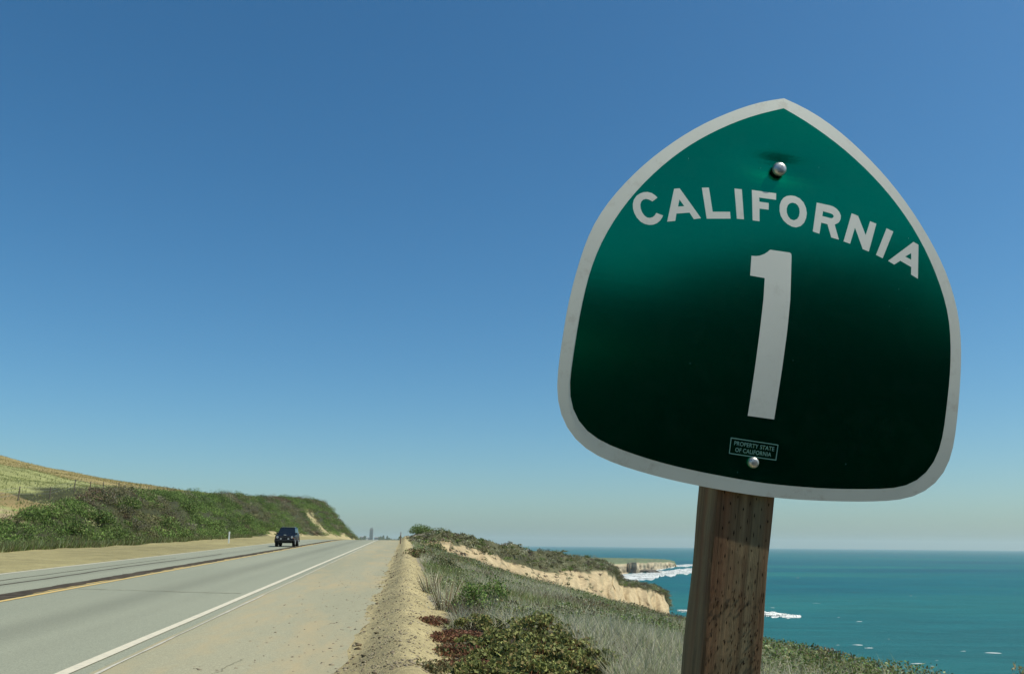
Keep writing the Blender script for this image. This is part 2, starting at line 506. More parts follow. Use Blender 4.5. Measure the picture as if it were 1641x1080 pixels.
def foam(name, poly, label, hgt=.6, kind='stuff'):
    """a breaking wave: ragged raised ridge between two traced edges (far edge, near edge)"""
    far, near = poly
    n = 320
    tt = np.linspace(0, 1, n)
    def line(pts):
        P = np.array([tuple(sea_pt(*p)) for p in pts]); d = np.r_[0, np.cumsum(np.linalg.norm(np.diff(P, axis=0), axis=1))]; d /= d[-1]
        return np.c_[[np.interp(tt, d, P[:, k]) for k in range(3)]].T
    A, B = line(far), line(near)
    rows = []
    for k, q in enumerate(np.linspace(0, 1, 9)):
        r_ = A * (1 - q) + B * q
        if k in (0, 8):
            r_ = r_ + (B - A) * (0.30 * fbm(tt * 40, tt * 0 + k, 2.6, 6))[:, None] * (1 if k == 0 else 1)
        r_[:, 2] = SEA + .05 + hgt * math.sin(math.pi * q) * (.3 + 1.6 * np.abs(fbm(tt * 90, tt * 0 + k * 3.1, 2.0, 4)))
        rows.append(r_)
    V = np.concatenate(rows)
    return tag(link(name, mesh_np(name, V, grid_faces(9, n), smooth=True), M['foam']), label, 'wave' if label and kind != 'stuff' else None, kind=kind)


foam('surf', ([(986, 920), (1020, 919), (1060, 914), (1112, 909), (1150, 908)], [(988, 931), (1030, 930), (1060, 925), (1112, 917), (1150, 916)]), None, 1.0)
foam('surf', ([(1045, 912), (1080, 905), (1130, 902)], [(1048, 915), (1082, 908.5), (1130, 905.5)]), None, .5)
foam('surf', ([(1085, 977), (1105, 977), (1130, 979)], [(1085, 980), (1105, 981), (1130, 982)]), None, .4)
foam('surf', ([(1195, 979), (1240, 980), (1262, 984), (1284, 987)], [(1195, 988), (1240, 989), (1262, 990), (1284, 989.5)]), None, .7)
foam('surf', ([(1010, 914), (1050, 909.5), (1085, 906)], [(1010, 915.5), (1050, 910.6), (1085, 907)]), None, .3)
# whitecaps: small broken crests all over the open water
caps = []; capf = []
for k in range(80):
    x = random.uniform(1080, 1700); y = 886 + 200 * random.random() ** 1.7
    p = sea_pt(x, y + (x - 820) * .009)
    L_ = (.25 + 1.5 * random.random() ** 3) * (1 + p.y / 1500); w_ = L_ * random.uniform(.08, .16)
    a0 = random.uniform(-.35, .35); n0 = len(caps); m0 = 7
    for q in range(m0):
        t = q / (m0 - 1) * 2 - 1; hw = w_ * (1 - t * t) * random.uniform(.5, 1.3) + .03
        cx = p.x + t * L_ * math.cos(a0); cy = p.y + t * L_ * math.sin(a0) + .4 * w_ * t * t
        caps += [(cx, cy - hw, SEA + .06), (cx, cy, SEA + .1 + .5 * w_ * (1 - t * t)), (cx, cy + hw, SEA + .06)]
    for q in range(m0 - 1):
        b0 = n0 + q * 3
        capf += [(b0, b0 + 3, b0 + 4, b0 + 1), (b0 + 1, b0 + 4, b0 + 5, b0 + 2)]
tag(link('whitecaps', mesh_np('whitecaps', np.array(caps), np.array(capf)), M['foam']), kind='stuff')

# ------------------------------------------------------------------ bluff and headland
def loft(name, rows, sub, kind, colour, jit, mat=None):
    """rows: list of stations, each a list of world points; refined and roughened"""
    A = np.array([[tuple(p) for p in st] for st in rows])        # (stations, nodes, 3)
    ns, nn, _ = A.shape
    ti = np.linspace(0, ns - 1, (ns - 1) * sub[0] + 1); tj = np.linspace(0, nn - 1, (nn - 1) * sub[1] + 1)
    B = np.stack([np.stack([np.interp(ti, np.arange(ns), A[:, j, k]) for k in range(3)], -1) for j in range(nn)], 1)
    G = np.stack([np.stack([np.interp(tj, np.arange(nn), B[i, :, k]) for k in range(3)], -1) for i in range(len(ti))], 0)
    TI, TJ = np.meshgrid(ti, tj, indexing='ij')
    G = jit(G, TI, TJ)
    col = colour(G, TI, TJ)
    me = mesh_np(name, G.reshape(-1, 3), grid_faces(*TI.shape), col.reshape(-1, 3), True)
    o = link(name, me, mat or M['cliff'])
    tag(o, kind=kind)
    return o, G, TI, TJ


BL = [  # ridge, cliff top, cliff foot: (x, y, distance)
    ((655, 862, 92), (660, 874, 87), (665, 884, 82)),
    ((700, 853, 96), (702, 866, 90), (704, 892, 84)),
    ((738, 858, 106), (738, 872, 99), (740, 899, 92)),
    ((770, 867, 116), (772, 885, 109), (775, 907, 100)),
    ((830, 877, 135), (826, 902, 126), (828, 922, 116)),
    ((880, 885, 155), (876, 914, 145), (878, 938, 132)),
    ((930, 890, 175), (926, 915, 163), (928, 955, 146)),
    ((966, 898, 192), (966, 912, 182), (968, 970, 160)),
    ((983, 911, 202), (984, 917, 192), (990, 985, 170)),
    ((990, 930, 209), (992, 936, 203), (1000, 990, 180)),
    ((1015, 933, 218), (1015, 940, 211), (1022, 1000, 190)),
    ((1045, 936, 226), (1045, 944, 218), (1050, 1010, 198)),
    ((1062, 944, 230), (1063, 951, 224), (1070, 1020, 204)),
    ((1068, 965, 233), (1070, 975, 230), (1077, 1030, 212)),
]
rows = []
for a, b, c in BL:
    A_, B_, D_ = at(*a), at(*b), at(*c)
    back = A_ + Vector((4 - .02 * a[2], 26, -1.0 - .02 * a[2]))
    back2 = back + Vector((4, 30, -30))
    base = D_ + (D_ - B_) * .8; base.z = min(D_.z - 10, -26)
    rows.append([back2, back, A_, B_, D_, base])


def bl_jit(G, TI, TJ):
    G = G.copy()
    face = np.clip(1 - np.abs(TJ - 3.6) / 1.0, 0, 1)
    topz = np.clip(1 - np.abs(TJ - 2.0) / 1.2, 0, 1)
    x = G[..., 0]; y = G[..., 1]; z = G[..., 2]
    rill = fbm(TI * 3.1, z * .12, 1.0, 4) + .5 * fbm(TI * 9, z * .05, 1.0, 2)
    G[..., 1] += face * 7.0 * rill * np.clip(y / 150, .3, 1)
    G[..., 0] += face * 1.5 * fbm(TI * 5, z, 1.2, 3)
    G[..., 2] += topz * .9 * fbm(x, y, 7, 3) * np.clip(y / 150, .4, 1)
    return G


def bl_col(G, TI, TJ):
    n = fbm(TI * 4, TJ * 3, 1.0, 4); n2 = fbm(TI * 12, TJ * 1.4, 1.0, 3)
    veg = np.array([.085, .085, .042]); tan = np.array([.43, .345, .205]); tan2 = np.array([.25, .18, .10])
    col = tan * np.clip(.5 + 1.2 * n2 + .4, 0, 1)[..., None] + tan2 * (1 - np.clip(.5 + 1.2 * n2 + .4, 0, 1))[..., None]
    lim = 3.0 + .25 * n + .22 * fbm(TI, TI * 0, .6, 3) - .25 * np.clip(1 - np.abs(TI - 1.2), 0, 1)
    vv = ((TJ < lim) | ((n + .6 * fbm(TI * 2.2, TJ * 2, 1.0, 3) > .22 + .05 * TI) & (TI < 7.5)))[..., None]
    return np.where(vv, veg * (1 + .5 * n[..., None]), col)


bluff, BG, BTI, BTJ = loft('bluff', rows, (14, 12), 'structure', bl_col, bl_jit)

HL = [  # far headland: back top, front top edge, foot at the sea
    (935, 893, 1500, 898, 1150, 921), (960, 893, 1400, 901, 1020, 921), (985, 893.5, 1350, 903, 900, 920), (1005, 894, 1300, 902, 880, 917.5), (1020, 894, 1300, 901, 930, 918.5),
    (1035, 894.5, 1300, 901.5, 960, 915), (1050, 895, 1300, 900.5, 1010, 913.5), (1062, 895.5, 1300, 900.5, 1060, 911.5), (1072, 896.5, 1300, 900, 1120, 909.5), (1081, 899, 1300, 902, 1180, 908), (1084, 905, 1250, 906, 1190, 908)]
rows = []
for x, yb, Yb, ye, Ye, yf in HL:
    foot = sea_pt(x, yf); e_ = at(x, ye, foot.y + 6); b_2 = at(x, yb, foot.y + 260)
    foot.z = SEA - 2
    b3 = b_2 + Vector((0, 200, -14))
    rows.append([b3, b_2, e_, foot])


def hl_jit(G, TI, TJ):
    G = G.copy(); f = np.clip(1 - np.abs(TJ - 2.5) / .7, 0, 1)
    G[..., 1] += f * 16 * fbm(TI * 5, TJ * .5, 1.0, 4)
    return G


def hl_col(G, TI, TJ):
    n = fbm(TI * 5, TJ * 4, 1.0, 4)
    col = np.array([.33, .28, .19]) * (1 + .9 * n[..., None])
    band = (TJ > 2.05) & (TJ < 2.3)
    col = np.where(band[..., None], np.array([.44, .37, .24]) * (1 + .4 * n[..., None]), col)
    return np.where((TJ < 2.0 + .10 * n)[..., None], np.array([.12, .15, .075]) * (1 + .3 * n[..., None]), col)


loft('headland', rows, (12, 10), 'structure', hl_col, hl_jit)
bch = [(984, 916.5), (1004, 914.5), (1014, 915)], [(985, 921.5), (1004, 919), (1015, 916.5)]
P0 = [sea_pt(*p) for p in bch[0]]; P1 = [sea_pt(*p) for p in bch[1]]
V = np.array([(p.x, p.y, SEA + 1.2) for p in P0] + [(p.x, p.y, SEA + .12) for p in P1])
tag(link('beach', mesh_np('beach', V, np.array([(0, 3, 4, 1), (1, 4, 5, 2)])), plain('beach_sand', (.46, .39, .27), .9, .1)), kind='structure')
rk = bmesh.new()
for x, y, r in ((1030, 916.5, 5), (1042, 917, 6), (1050, 917.4, 4), (1036, 917, 4)):
    p = sea_pt(x, y)
    rv = bmesh.ops.create_icosphere(rk, subdivisions=2, radius=r)['verts']
    for v in rv:
        v.co = Vector((v.co.x * 1.8, v.co.y, v.co.z * .5)) * (1 + .3 * math.sin(v.co.x * 2 + v.co.y * 3)) + p
tag(from_bm('sea_rocks', rk, plain('wet_rock', (.11, .095, .07), .8, .3, var=.3, scale=.4)), 'low dark rocks lying in the surf below the far headland', 'rocks')

# ------------------------------------------------------------------ vegetation
def leaves(P, size, cols, flat=0.0, aspect=.55):
    """one quad leaf at every point; returns V, F, cols"""
    n = len(P)
    d = rng.normal(size=(n, 3)); d[:, 2] *= (1 - flat); d /= np.linalg.norm(d, axis=1)[:, None]
    e = rng.normal(size=(n, 3)); e -= d * np.sum(d * e, 1)[:, None]; e /= np.linalg.norm(e, axis=1)[:, None]
    a = d * (np.asarray(size) * .5)[:, None]; b = e * (np.asarray(size) * .5 * aspect)[:, None]
    V = np.stack([P - a, P + b * 1.0 - a * .1, P + a, P - b + a * .1], 1).reshape(-1, 3)
    F = np.arange(4 * n).reshape(n, 4)
    return V, F, cols


def blades(P, L, wd, cols, lean=.35):
    """one thin upright triangle at every point"""
    n = len(P)
    th = rng.random(n) * 2 * np.pi
    side = np.c_[np.cos(th), np.sin(th), np.zeros(n)] * (np.asarray(wd) * .5)[:, None]
    up = np.c_[rng.normal(size=(n, 2)) * lean, np.ones(n)]; up /= np.linalg.norm(up, axis=1)[:, None]
    V = np.stack([P - side, P + side, P + up * np.asarray(L)[:, None]], 1).reshape(-1, 3)
    return V, np.arange(3 * n).reshape(n, 3), cols


def tints(n, pal, jit=.25):
    pal = np.array(pal); k = rng.integers(0, len(pal), n)
    return pal[k] * (1 + jit * rng.normal(size=(n, 1)))[..., :].clip(.3, 1.9)


GREEN = [(.115, .175, .04), (.14, .20, .05), (.09, .14, .038), (.165, .20, .07)]
OLIVE = [(.16, .165, .065), (.20, .19, .085), (.125, .13, .055), (.21, .20, .11)]
GREY = [(.38, .375, .26), (.47, .46, .335), (.33, .34, .21), (.55, .52, .40), (.31, .37, .19)]
GREYD = [(.22, .20, .155), (.25, .23, .18), (.19, .175, .13)]
BROWN = [(.14, .095, .055), (.17, .12, .075), (.11, .08, .05)]
RED = [(.17, .070, .042), (.20, .095, .05), (.14, .062, .036), (.18, .125, .055)]
DARKG = [(.055, .085, .025), (.075, .105, .03), (.10, .12, .04), (.05, .075, .022), (.13, .13, .05)]
BRIGHT = [(.13, .22, .045), (.16, .25, .055), (.10, .18, .04)]


def shrub_pts(n, rx, rz, lumps=9, tight=1.0):
    """points through the outer shell of a lumpy dome, clumped"""
    c = rng.normal(size=(lumps, 3)); c[:, 2] = np.abs(c[:, 2]); c /= np.linalg.norm(c, axis=1)[:, None]
    c *= (.35 + .3 * rng.random((lumps, 1))) * (1 if tight == 1 else 1.45)
    k = rng.integers(0, lumps, n)
    d = rng.normal(size=(n, 3)); d /= np.linalg.norm(d, axis=1)[:, None]
    r = tight * (.28 + .26 * rng.random((lumps, 1)))[k] * (.55 + .45 * rng.random((n, 1)) ** .5)
    P = c[k] + d * r
    P[:, 2] = np.abs(P[:, 2])
    return P * np.array([rx, rx, rz]), k


def scatter_shrubs(name, cen, rad, pal_ids, pals, leaf, per, label=None, kind='stuff', road=True, hz=.7):
    """many shrubs merged into one ground-cover object (road coordinates)"""
    VV = []; CC = []; n0 = 0; SZ = []
    for (u, s, z), r, pi in zip(cen, rad, pal_ids):
        n = int(per * r * r / .5) + 12
        P, k = shrub_pts(n, r, r * hz * random.uniform(.7, 1.25))
        P = P + np.array([u, s, z - .12 * r])
        VV.append(P); lf = tints(n, pals[pi], .2) * random.uniform(.6, 1.4) * (.7 + .6 * rng.random(9))[k % 9][:, None]
        CC.append(lf); SZ.append(np.full(n, leaf * (.7 + .6 * random.random())) * (.6 + .8 * rng.random(n)))
    P = np.concatenate(VV); V, F, cc = leaves(P, np.concatenate(SZ), np.concatenate(CC))
    me = mesh_np(name, V, F, cc)
    return tag(link(name, me, M['leaf'], road=road), label, kind=kind)


# --- scrub that covers the roadside bank
cen = []; rad = []; pid = []
for k in range(2500):
    s = 33 + 260 * random.random() ** 1.35
    toe = float(np.interp(s, ST, LU[:, 0])); brk = float(np.interp(s, ST, LU[:, 1]))
    u = toe - .4 + (brk - 3.0 - toe) * random.random()
    if s < 60:
        lim = float(np.interp(s, [33, 42, 50, 60], [1.2, 1.5, 3.0, 9])); u = toe - .3 - lim * random.random()
    if s < 115: u = max(u, brk - float(np.interp(s, [55, 80, 115], [.6, .9, 3.0])) + random.uniform(0, .5))
    if 118 < s < 240 and u > toe - 1.6 and random.random() < .8 and float(fbm(np.array(u), np.array(s), 6, 4)) > -.12: continue
    if abs(s - 199 - 14 * float(fbm(np.array(u), np.array(s), 6, 4))) < 5 and u > toe - 5 and random.random() < .85: continue
    z = float(zland(np.array(u), np.array(s)))
    cen.append((u, s, z)); rad.append(random.choice((random.uniform(.35, .7), random.uniform(.6, 1.35))) * (1 + s / 320) * float(np.interp(s, [46, 60], [.35, 1])))
    f = float(fbm(np.array(u), np.array(s), 9, 2)) + random.uniform(-.22, .22) + .10 + .22 * (s < 100) * (1 - 1.3 * (toe - u) / max(toe - brk, 1)) - .08 * (s > 110)
    pid.append(0 if f > -.08 else (1 if f > -.24 else (2 if random.random() < .75 else 3)))
scatter_shrubs('bank_scrub', cen, rad, pid, [GREEN + BRIGHT, OLIVE, OLIVE + GREYD, BROWN], .10, 150)
# low grey-green weeds along the foot of the bank
n = 26000
s = 33 + 75 * rng.random(n) ** 1.5; toe = np.interp(s, ST, LU[:, 0])
u = toe + .35 - 1.6 * rng.random(n) ** 1.6 + .5 * fbm(s, s * 0, 3)
P = np.c_[u, s, zland(u, s) - .03]
V, F, cc = blades(P, .15 + .4 * rng.random(n), .03 + .03 * rng.random(n), tints(n, GREY[4:] + OLIVE + GREEN[:2]), .4)
tag(link('bank_foot_weeds', mesh_np('bank_foot_weeds', V, F, cc), M['twig'], road=True), kind='stuff')
# meadow grass on the hill
n = 130000
s = 34 + 150 * rng.random(n); u = -22 - 85 * rng.random(n) ** 1.2
brk = np.interp(s, ST, LU[:, 1]); keep = (u < brk - 1.0)
s, u = s[keep], u[keep]; n = len(s)
z = zland(u, s)
up = (s > 108)
cc = np.where(up[:, None], tints(n, [(.34, .27, .12), (.29, .25, .10), (.26, .25, .09)], .15), tints(n, [(.265, .285, .115), (.25, .275, .105), (.29, .295, .13)], .12))
V, F, cc = blades(np.c_[u, s, z - .02], .12 + .16 * rng.random(n) + .15 * (np.abs(s - 108) < 2.5), .04 + .05 * rng.random(n), cc, .7)
tag(link('meadow_grass', mesh_np('meadow_grass', V, F, cc), M['twig'], road=True), kind='stuff')

# --- scrub on the seaward slope: dry stems and grey-green brush
def veg_edge(s):
    return .75 + .3 * fbm(s * 0 + 2.0, s, 3.0, 3)


def sea_slope_pts(n, s0, s1, pw=1.0, umin=0.0, umax=1.0):
    s = s0 + (s1 - s0) * rng.random(n) ** pw
    e0 = veg_edge(s); ue = np.interp(s, ES, EU)
    t = umin + (umax - umin) * rng.random(n)
    return e0 + (ue + .3 - e0) * t, s


n = 190000
u, s = sea_slope_pts(n, 8.5, 86, 1.8)
f = fbm(u, s, 4.0, 3)
keep = ~((s < 12.0) & (u < 2.0)) & (f > -.6)
u, s, f = u[keep], s[keep], f[keep]
rat = (u * CA - s * SA) / (u * SA + s * CA)          # seaward rim right of the post is low and dark
keep = (rat < .24) | (rng.random(len(u)) < .25); u, s, f = u[keep], s[keep], f[keep]; n = len(u)
f2 = fbm(u + 40, s, 5.0, 3)
cc = np.where((f > .04)[:, None], tints(n, GREY[4:] + OLIVE[:2] + GREEN[1:2], .2), np.where((f2 > .15)[:, None], tints(n, GREYD + BROWN, .2), tints(n, GREY, .2)))
L_ = (.10 + .30 * rng.random(n)) * np.interp(s, [9, 60], [1, 1.2])
V, F, cc = blades(np.c_[u, s, zland(u, s) - .03 + .12 * rng.random(n)], L_, .005 + .00040 * s + .004 * rng.random(n), cc, .95)
tag(link('dry_brush', mesh_np('dry_brush', V, F, cc), M['twig'], road=True), kind='stuff')
n = 150000
u, s = sea_slope_pts(n, 10, 86, 1.5)
f = fbm(u, s, 3.0, 3) + .3 * fbm(u, s, .8, 2)
rat = (u * CA - s * SA) / (u * SA + s * CA)
keep = ((f > .0) | (rat > .24)) & ~((s < 12.5) & (u < 2.4)); u, s = u[keep], s[keep]; n = len(u)
h = .03 + .30 * rng.random(n) ** 1.3
V, F, cc = leaves(np.c_[u, s, zland(u, s) + h], (.025 + .0012 * s) * (.6 + .8 * rng.random(n)), np.where((fbm(u, s + 30, 2.5, 3) > .1)[:, None], tints(n, BROWN + OLIVE + RED[3:], .25), tints(n, OLIVE[:3] + GREEN + GREY[4:] + BRIGHT[:1], .25)))
tag(link('low_green_brush', mesh_np('low_green_brush', V, F, cc), M['leaf'], road=True), kind='stuff')
# scrub along the crest of the bluff
cen = []; rad = []; pid = []
ni, nj = BTI.shape
for k in range(2300):
    a = random.randrange(0, ni); b = random.randrange(int(1.2 * 12), int(3.15 * 12))
    p = BG[a, b]
    cen.append(tuple(p + rng.normal(size=3) * np.array([.5, .5, .0]))); rad.append(random.uniform(.5, 1.1) * max(.45, p[1] / 170))
    q = random.random(); pid.append(0 if q < .18 else (1 if q < .6 else (2 if q < .85 else 3)))
for k in range(140):                         # straggling bushes down the left end of the cliff face
    a = random.randrange(8, int(7.0 * 14)); b = random.randrange(int(3.1 * 12), int(4.0 * 12))
    if random.random() < .6 and vnoise(np.array(a * .09), np.array(b * .15)) < .05: continue
    cen.append(tuple(BG[a, b])); rad.append(random.uniform(.4, .9) * BG[a, b][1] / 150); pid.append(random.choice((1, 2, 3)))
scatter_shrubs('bluff_scrub', cen, rad, pid, [GREEN, OLIVE, GREY + OLIVE, BROWN + GREYD], .15, 80, road=False)

# ------------------------------------------------------------------ single plants one can point to
def gp(x, y):
    """where the line of sight through photo pixel x, y meets the land"""
    v = at(x, y, 1.0) - Vector((0, 0, EYE))
    Y = np.concatenate([np.arange(5, 60, .05), np.arange(60, 200, .25)])
    X = v.x * Y; Zp = v.z * Y + EYE
    u, s = X * CA + Y * SA, -X * SA + Y * CA
    hit = np.nonzero(zland(u, s) >= Zp)[0]
    return (float(u[hit[0]]), float(s[hit[0]]), float(Zp[hit[0]])) if len(hit) else gp(x, y + 4)


def plant(name, spot, r, h, pal, leaf, n, label, cat, group=None, stems=10, pal_stem=BROWN, flat=0.0, stem_h=1.0, tight=1.0, lumps=14):
    u, s, z = spot
    o = empty(name, wld(u, s, z), RA)
    P, k = shrub_pts(n, r, h, lumps, tight)
    cl = tints(n, pal, .22) * (.75 + .5 * rng.random(lumps))[k][:, None]
    V, F, cc = leaves(P, leaf * (.6 + .8 * rng.random(n)), cl, flat)
    link('foliage', mesh_np('foliage', V, F, cc), M['leaf'], o)
    if stems:
        a = rng.random(stems) * 6.28; rr = r * .75 * rng.random(stems) ** .5
        SV = []; SF = []
        for i in range(stems):
            d = np.array([math.cos(a[i]), math.sin(a[i]), 0]); tip = d * rr[i] + np.array([0, 0, h * stem_h * random.uniform(.6, 1.0)])
            b0 = d * rr[i] * .25 - np.array([0, 0, .05]); q = np.array([-d[1], d[0], 0]) * max(.006, .009 * r * 2)
            q2 = d * max(.006, .009 * r * 2); k0 = len(SV)
            SV += [b0 + q, b0 - q * .5 + q2, b0 - q * .5 - q2, tip]
            SF += [(k0, k0 + 1, k0 + 3), (k0 + 1, k0 + 2, k0 + 3), (k0 + 2, k0, k0 + 3)]
        link('stems', mesh_np('stems', np.array(SV), np.array(SF), tints(len(SF), pal_stem)), M['twig'], o)
    return tag(o, label, cat, group)


IP = 'dark ice plant clumps in the foreground'
for x, y, r, h in ((768, 1010, .45, .22), (812, 1000, .5, .28), (862, 1016, .5, .27), (905, 1048, .45, .26), (782, 1036, .4, .2), (822, 1040, .5, .25), (800, 1068, .45, .22), (858, 1064, .55, .27), (905, 1082, .5, .26), (840, 1092, .5, .24), (775, 1088, .4, .18), (950, 1076, .4, .22)):
    plant('ice_plant', gp(x, y), r, h, DARKG[2:3] + [(.26, .27, .085), (.22, .24, .075), (.16, .19, .055), (.25, .20, .075)], .046, 1900, 'dark green ice plant clump with black gaps below the grey brush', 'plant', IP, 8, RED, tight=.42, lumps=34)
plant('red_ice_plant', gp(688, 998), .60, .12, RED, .035, 2200, 'reddest flat tongue of ice plant reaching left onto the sandy berm', 'plant', stems=0)
plant('red_ice_plant', gp(716, 1024), .60, .14, RED, .038, 2400, 'rust red ice plant between the sandy berm and dark green clumps', 'plant', stems=0)
plant('red_ice_plant', gp(735, 1052), .52, .14, RED + DARKG[:1], .04, 2000, 'rust red ice plant lowest on the berm edge, nearest the camera', 'plant', stems=0)
plant('red_ice_plant', gp(752, 1074), .45, .13, RED + OLIVE[:1], .038, 1500, 'rust red ice plant in front of the dark clumps at the bottom edge', 'plant', stems=0)
plant('olive_tuft', gp(690, 1076), .28, .12, OLIVE + RED[3:], .03, 900, 'small olive tuft on the sand at the bottom edge', 'plant', stems=0)
plant('leafy_bush', gp(752, 985), .42, .62, BRIGHT + GREEN, .05, 1500, 'upright leafy green bush, left of the pair in the grey brush', 'bush', stems=14)
plant('leafy_bush', gp(788, 978), .40, .66, BRIGHT + GREEN, .05, 1500, 'upright leafy green bush, right of the pair in the grey brush', 'bush', stems=14)
plant('bare_bush', gp(712, 978), .55, .55, GREY, .03, 420, 'bare grey twiggy bush beside the sandy berm', 'bush', stems=55, pal_stem=GREY + BROWN, stem_h=1.15)
plant('bare_bush', gp(690, 950), .5, .45, GREY + BROWN, .03, 420, 'brownish twiggy bush overhanging the sandy berm', 'bush', stems=80, pal_stem=GREY + BROWN, stem_h=1.15)
plant('roadside_bush', gp(672, 893), .95, .55, RED + OLIVE + GREEN, .08, 2200, 'low red and green bush at the far end of the sandy berm', 'bush')
plant('roadside_bush', gp(690, 884), 1.2, .75, GREEN + OLIVE, .09, 2600, 'rounded dark green bush just below the grassy mound', 'bush')
plant('roadside_bush', gp(706, 912), .8, .5, DARKG + OLIVE, .07, 2000, 'small dark bush among grey brush beside the berm', 'bush')
plant('mound_bush', (1.9, 101, float(zland(np.array(1.9), np.array(101.))) - .25), 1.9, 1.15, GREEN + BRIGHT[:1], .12, 3200, 'bushy green mound top, left hump beside the road crest', 'bush')
plant('mound_bush', (3.7, 101, float(zland(np.array(3.7), np.array(101.)))), 1.9, .8, OLIVE + GREEN, .12, 2600, 'bushy green mound top, middle hump right of the crest', 'bush')
plant('mound_bush', (5.6, 103, float(zland(np.array(5.6), np.array(103.)))), 1.7, .7, OLIVE, .12, 2200, 'bushy olive hump where the mound falls towards the sea', 'bush')
for x, y, r, h, pal, lab in ((1262, 1052, .5, .32, BRIGHT + GREEN, 'bright green low bush just right of the wooden post'),
                             (1310, 1072, .55, .34, DARKG + BROWN, 'dark low bush second from the post at the bottom edge'),
                             (1375, 1082, .55, .3, BROWN + RED[:1] + OLIVE, 'brownish low bush nearest the bottom right corner'),
                             (1235, 1040, .4, .26, BROWN + OLIVE, 'brown scrubby tuft against the right side of the post'),
                             (1062, 1022, .6, .4, BRIGHT + OLIVE, 'bright green patch of brush left of the wooden post'),
                             (1010, 1015, .5, .36, BRIGHT + GREEN + GREY, 'dull green brush patch in the grey scrub below the tan bluff'),
                             (1080, 990, .8, .35, BROWN + OLIVE, 'brown brush on the slope rim left of the post'),
                             (905, 1000, .45, .4, GREEN + GREY, 'small green spray in the middle of the grey brush')):
    plant('low_bush', gp(x, y), r, h, pal, .04 + .01 * r, 1700, lab, 'bush')
for x, y, r in ((152, 838, 1.5), (205, 815, 1.4), (120, 856, 1.2), (262, 845, 1.6), (300, 818, 1.5), (235, 800, 1.3), (340, 850, 1.5), (180, 860, 1.2), (290, 862, 1.2), (390, 838, 1.9), (425, 850, 1.6)):
    q = gp(x, y)
    if q: plant('bank_bush', q, r, r * .8, BRIGHT[2:] + GREEN, .13, int(900 * r * r), 'brighter green bush standing out from the scrub of the roadside bank', 'bush', 'green bushes on the roadside bank')
# dry stalk that pokes into the bottom right corner
st = at(1637, 1085, 7.0); u_, s_ = us(st); zb = float(zland(np.array(u_), np.array(s_)))
o = empty('dry_weed', (st.x, st.y, zb), RA)
bm = bmesh.new(); top = st.z + .09 - zb
bm_cyl(bm, (0, 0, -.05), (.02, 0, top * .6), .006, .004, 6); bm_cyl(bm, (.02, 0, top * .6), (-.01, 0, top), .004, .002, 6)
from_bm('stem', bm, plain('weed_stem', (.13, .11, .07), .9), o)
n = 60; P = np.c_[rng.normal(size=n) * .035, rng.normal(size=n) * .035, top - .16 * rng.random(n)]
V, F, cc = leaves(P, .05 * (.6 + rng.random(n)), tints(n, OLIVE), aspect=.2)
tag(link('leaf_spray', mesh_np('leaf_spray', V, F, cc), M['leaf'], o), kind='stuff')
tag(o, 'spindly weed poking up at the bottom right corner before the sea', 'weed')

# loose gravel and clods on the berm
bm = bmesh.new(); base = bmesh.ops.create_icosphere(bm, subdivisions=1, radius=1.0)
bv = np.array([v.co[:] for v in bm.verts]); bf = np.array([[v.index for v in f.verts] for f in bm.faces]); bm.free()
def stones(name, n, uf, smin, smax, size, col):
    s = smin + (smax - smin) * rng.random(n) ** 1.8; u = uf(s, n)
    r = size * (.4 + rng.random(n) ** 3 * 1.8)
    V = (bv[None] * (1 + .35 * rng.normal(size=(n, len(bv), 1))) * r[:, None, None] * np.array([1.2, 1.0, .7])) + np.c_[u, s, zland(u, s)][:, None]
    F = bf[None] + (np.arange(n) * len(bv))[:, None, None]
    cl = np.repeat(tints(n, col, .15), len(bf), 0)
    tag(link(name, mesh_np(name, V.reshape(-1, 3), F.reshape(-1, 3), cl), M['twig'], road=True), kind='stuff')
stones('berm_gravel', 5000, lambda s, n: -.45 + 1.15 * rng.random(n), 8, 45, .008, [(.42, .36, .25), (.36, .31, .22), (.47, .41, .30), (.30, .25, .17)])
stones('dark_clods', 260, lambda s, n: -.42 + .10 * rng.normal(size=n) + .15 * fbm(s, s * 0, 1.1, 3), 8, 60, .016, [(.16, .125, .075), (.21, .17, .11), (.12, .10, .06)])
stones('shoulder_grit', 1500, lambda s, n: -.5 - 1.6 * rng.random(n) ** 2, 8, 30, .009, [(.40, .35, .25), (.30, .26, .19)])
# unseen knoll scrub and dark thicket, added for the sign to reflect as black
cen = []; rad = []; pid = []
for k in range(420):
    u = random.uniform(1.5, 14); s = random.uniform(-34, -6)
    cen.append((u, s, float(zland(np.array(u), np.array(s))))); rad.append(random.uniform(.5, .9)); pid.append(random.randrange(3))
scatter_shrubs('added_knoll_scrub', cen, rad, pid, [DARKG, OLIVE, BROWN], .14, 110)
DARK_REFLECT = [(.014, .020, .010), (.018, .024, .012), (.022, .024, .014)]  # near-black foliage, so the sign's lower half reflects dark
cen = []; rad = []; pid = []
for k in range(190):
    u = random.uniform(.3, 8.0); s = random.uniform(-8.5, -1.6)
    if u < 1.5 and s > -3.2: continue
    z = float(zland(np.array(u), np.array(s)))
    for q in range(3): cen.append((u, s, z + q * 1.0)); rad.append(random.uniform(.75, 1.0)); pid.append(0)
scatter_shrubs('added_dark_thicket', cen, rad, pid, [DARK_REFLECT], .16, 300, hz=.8)

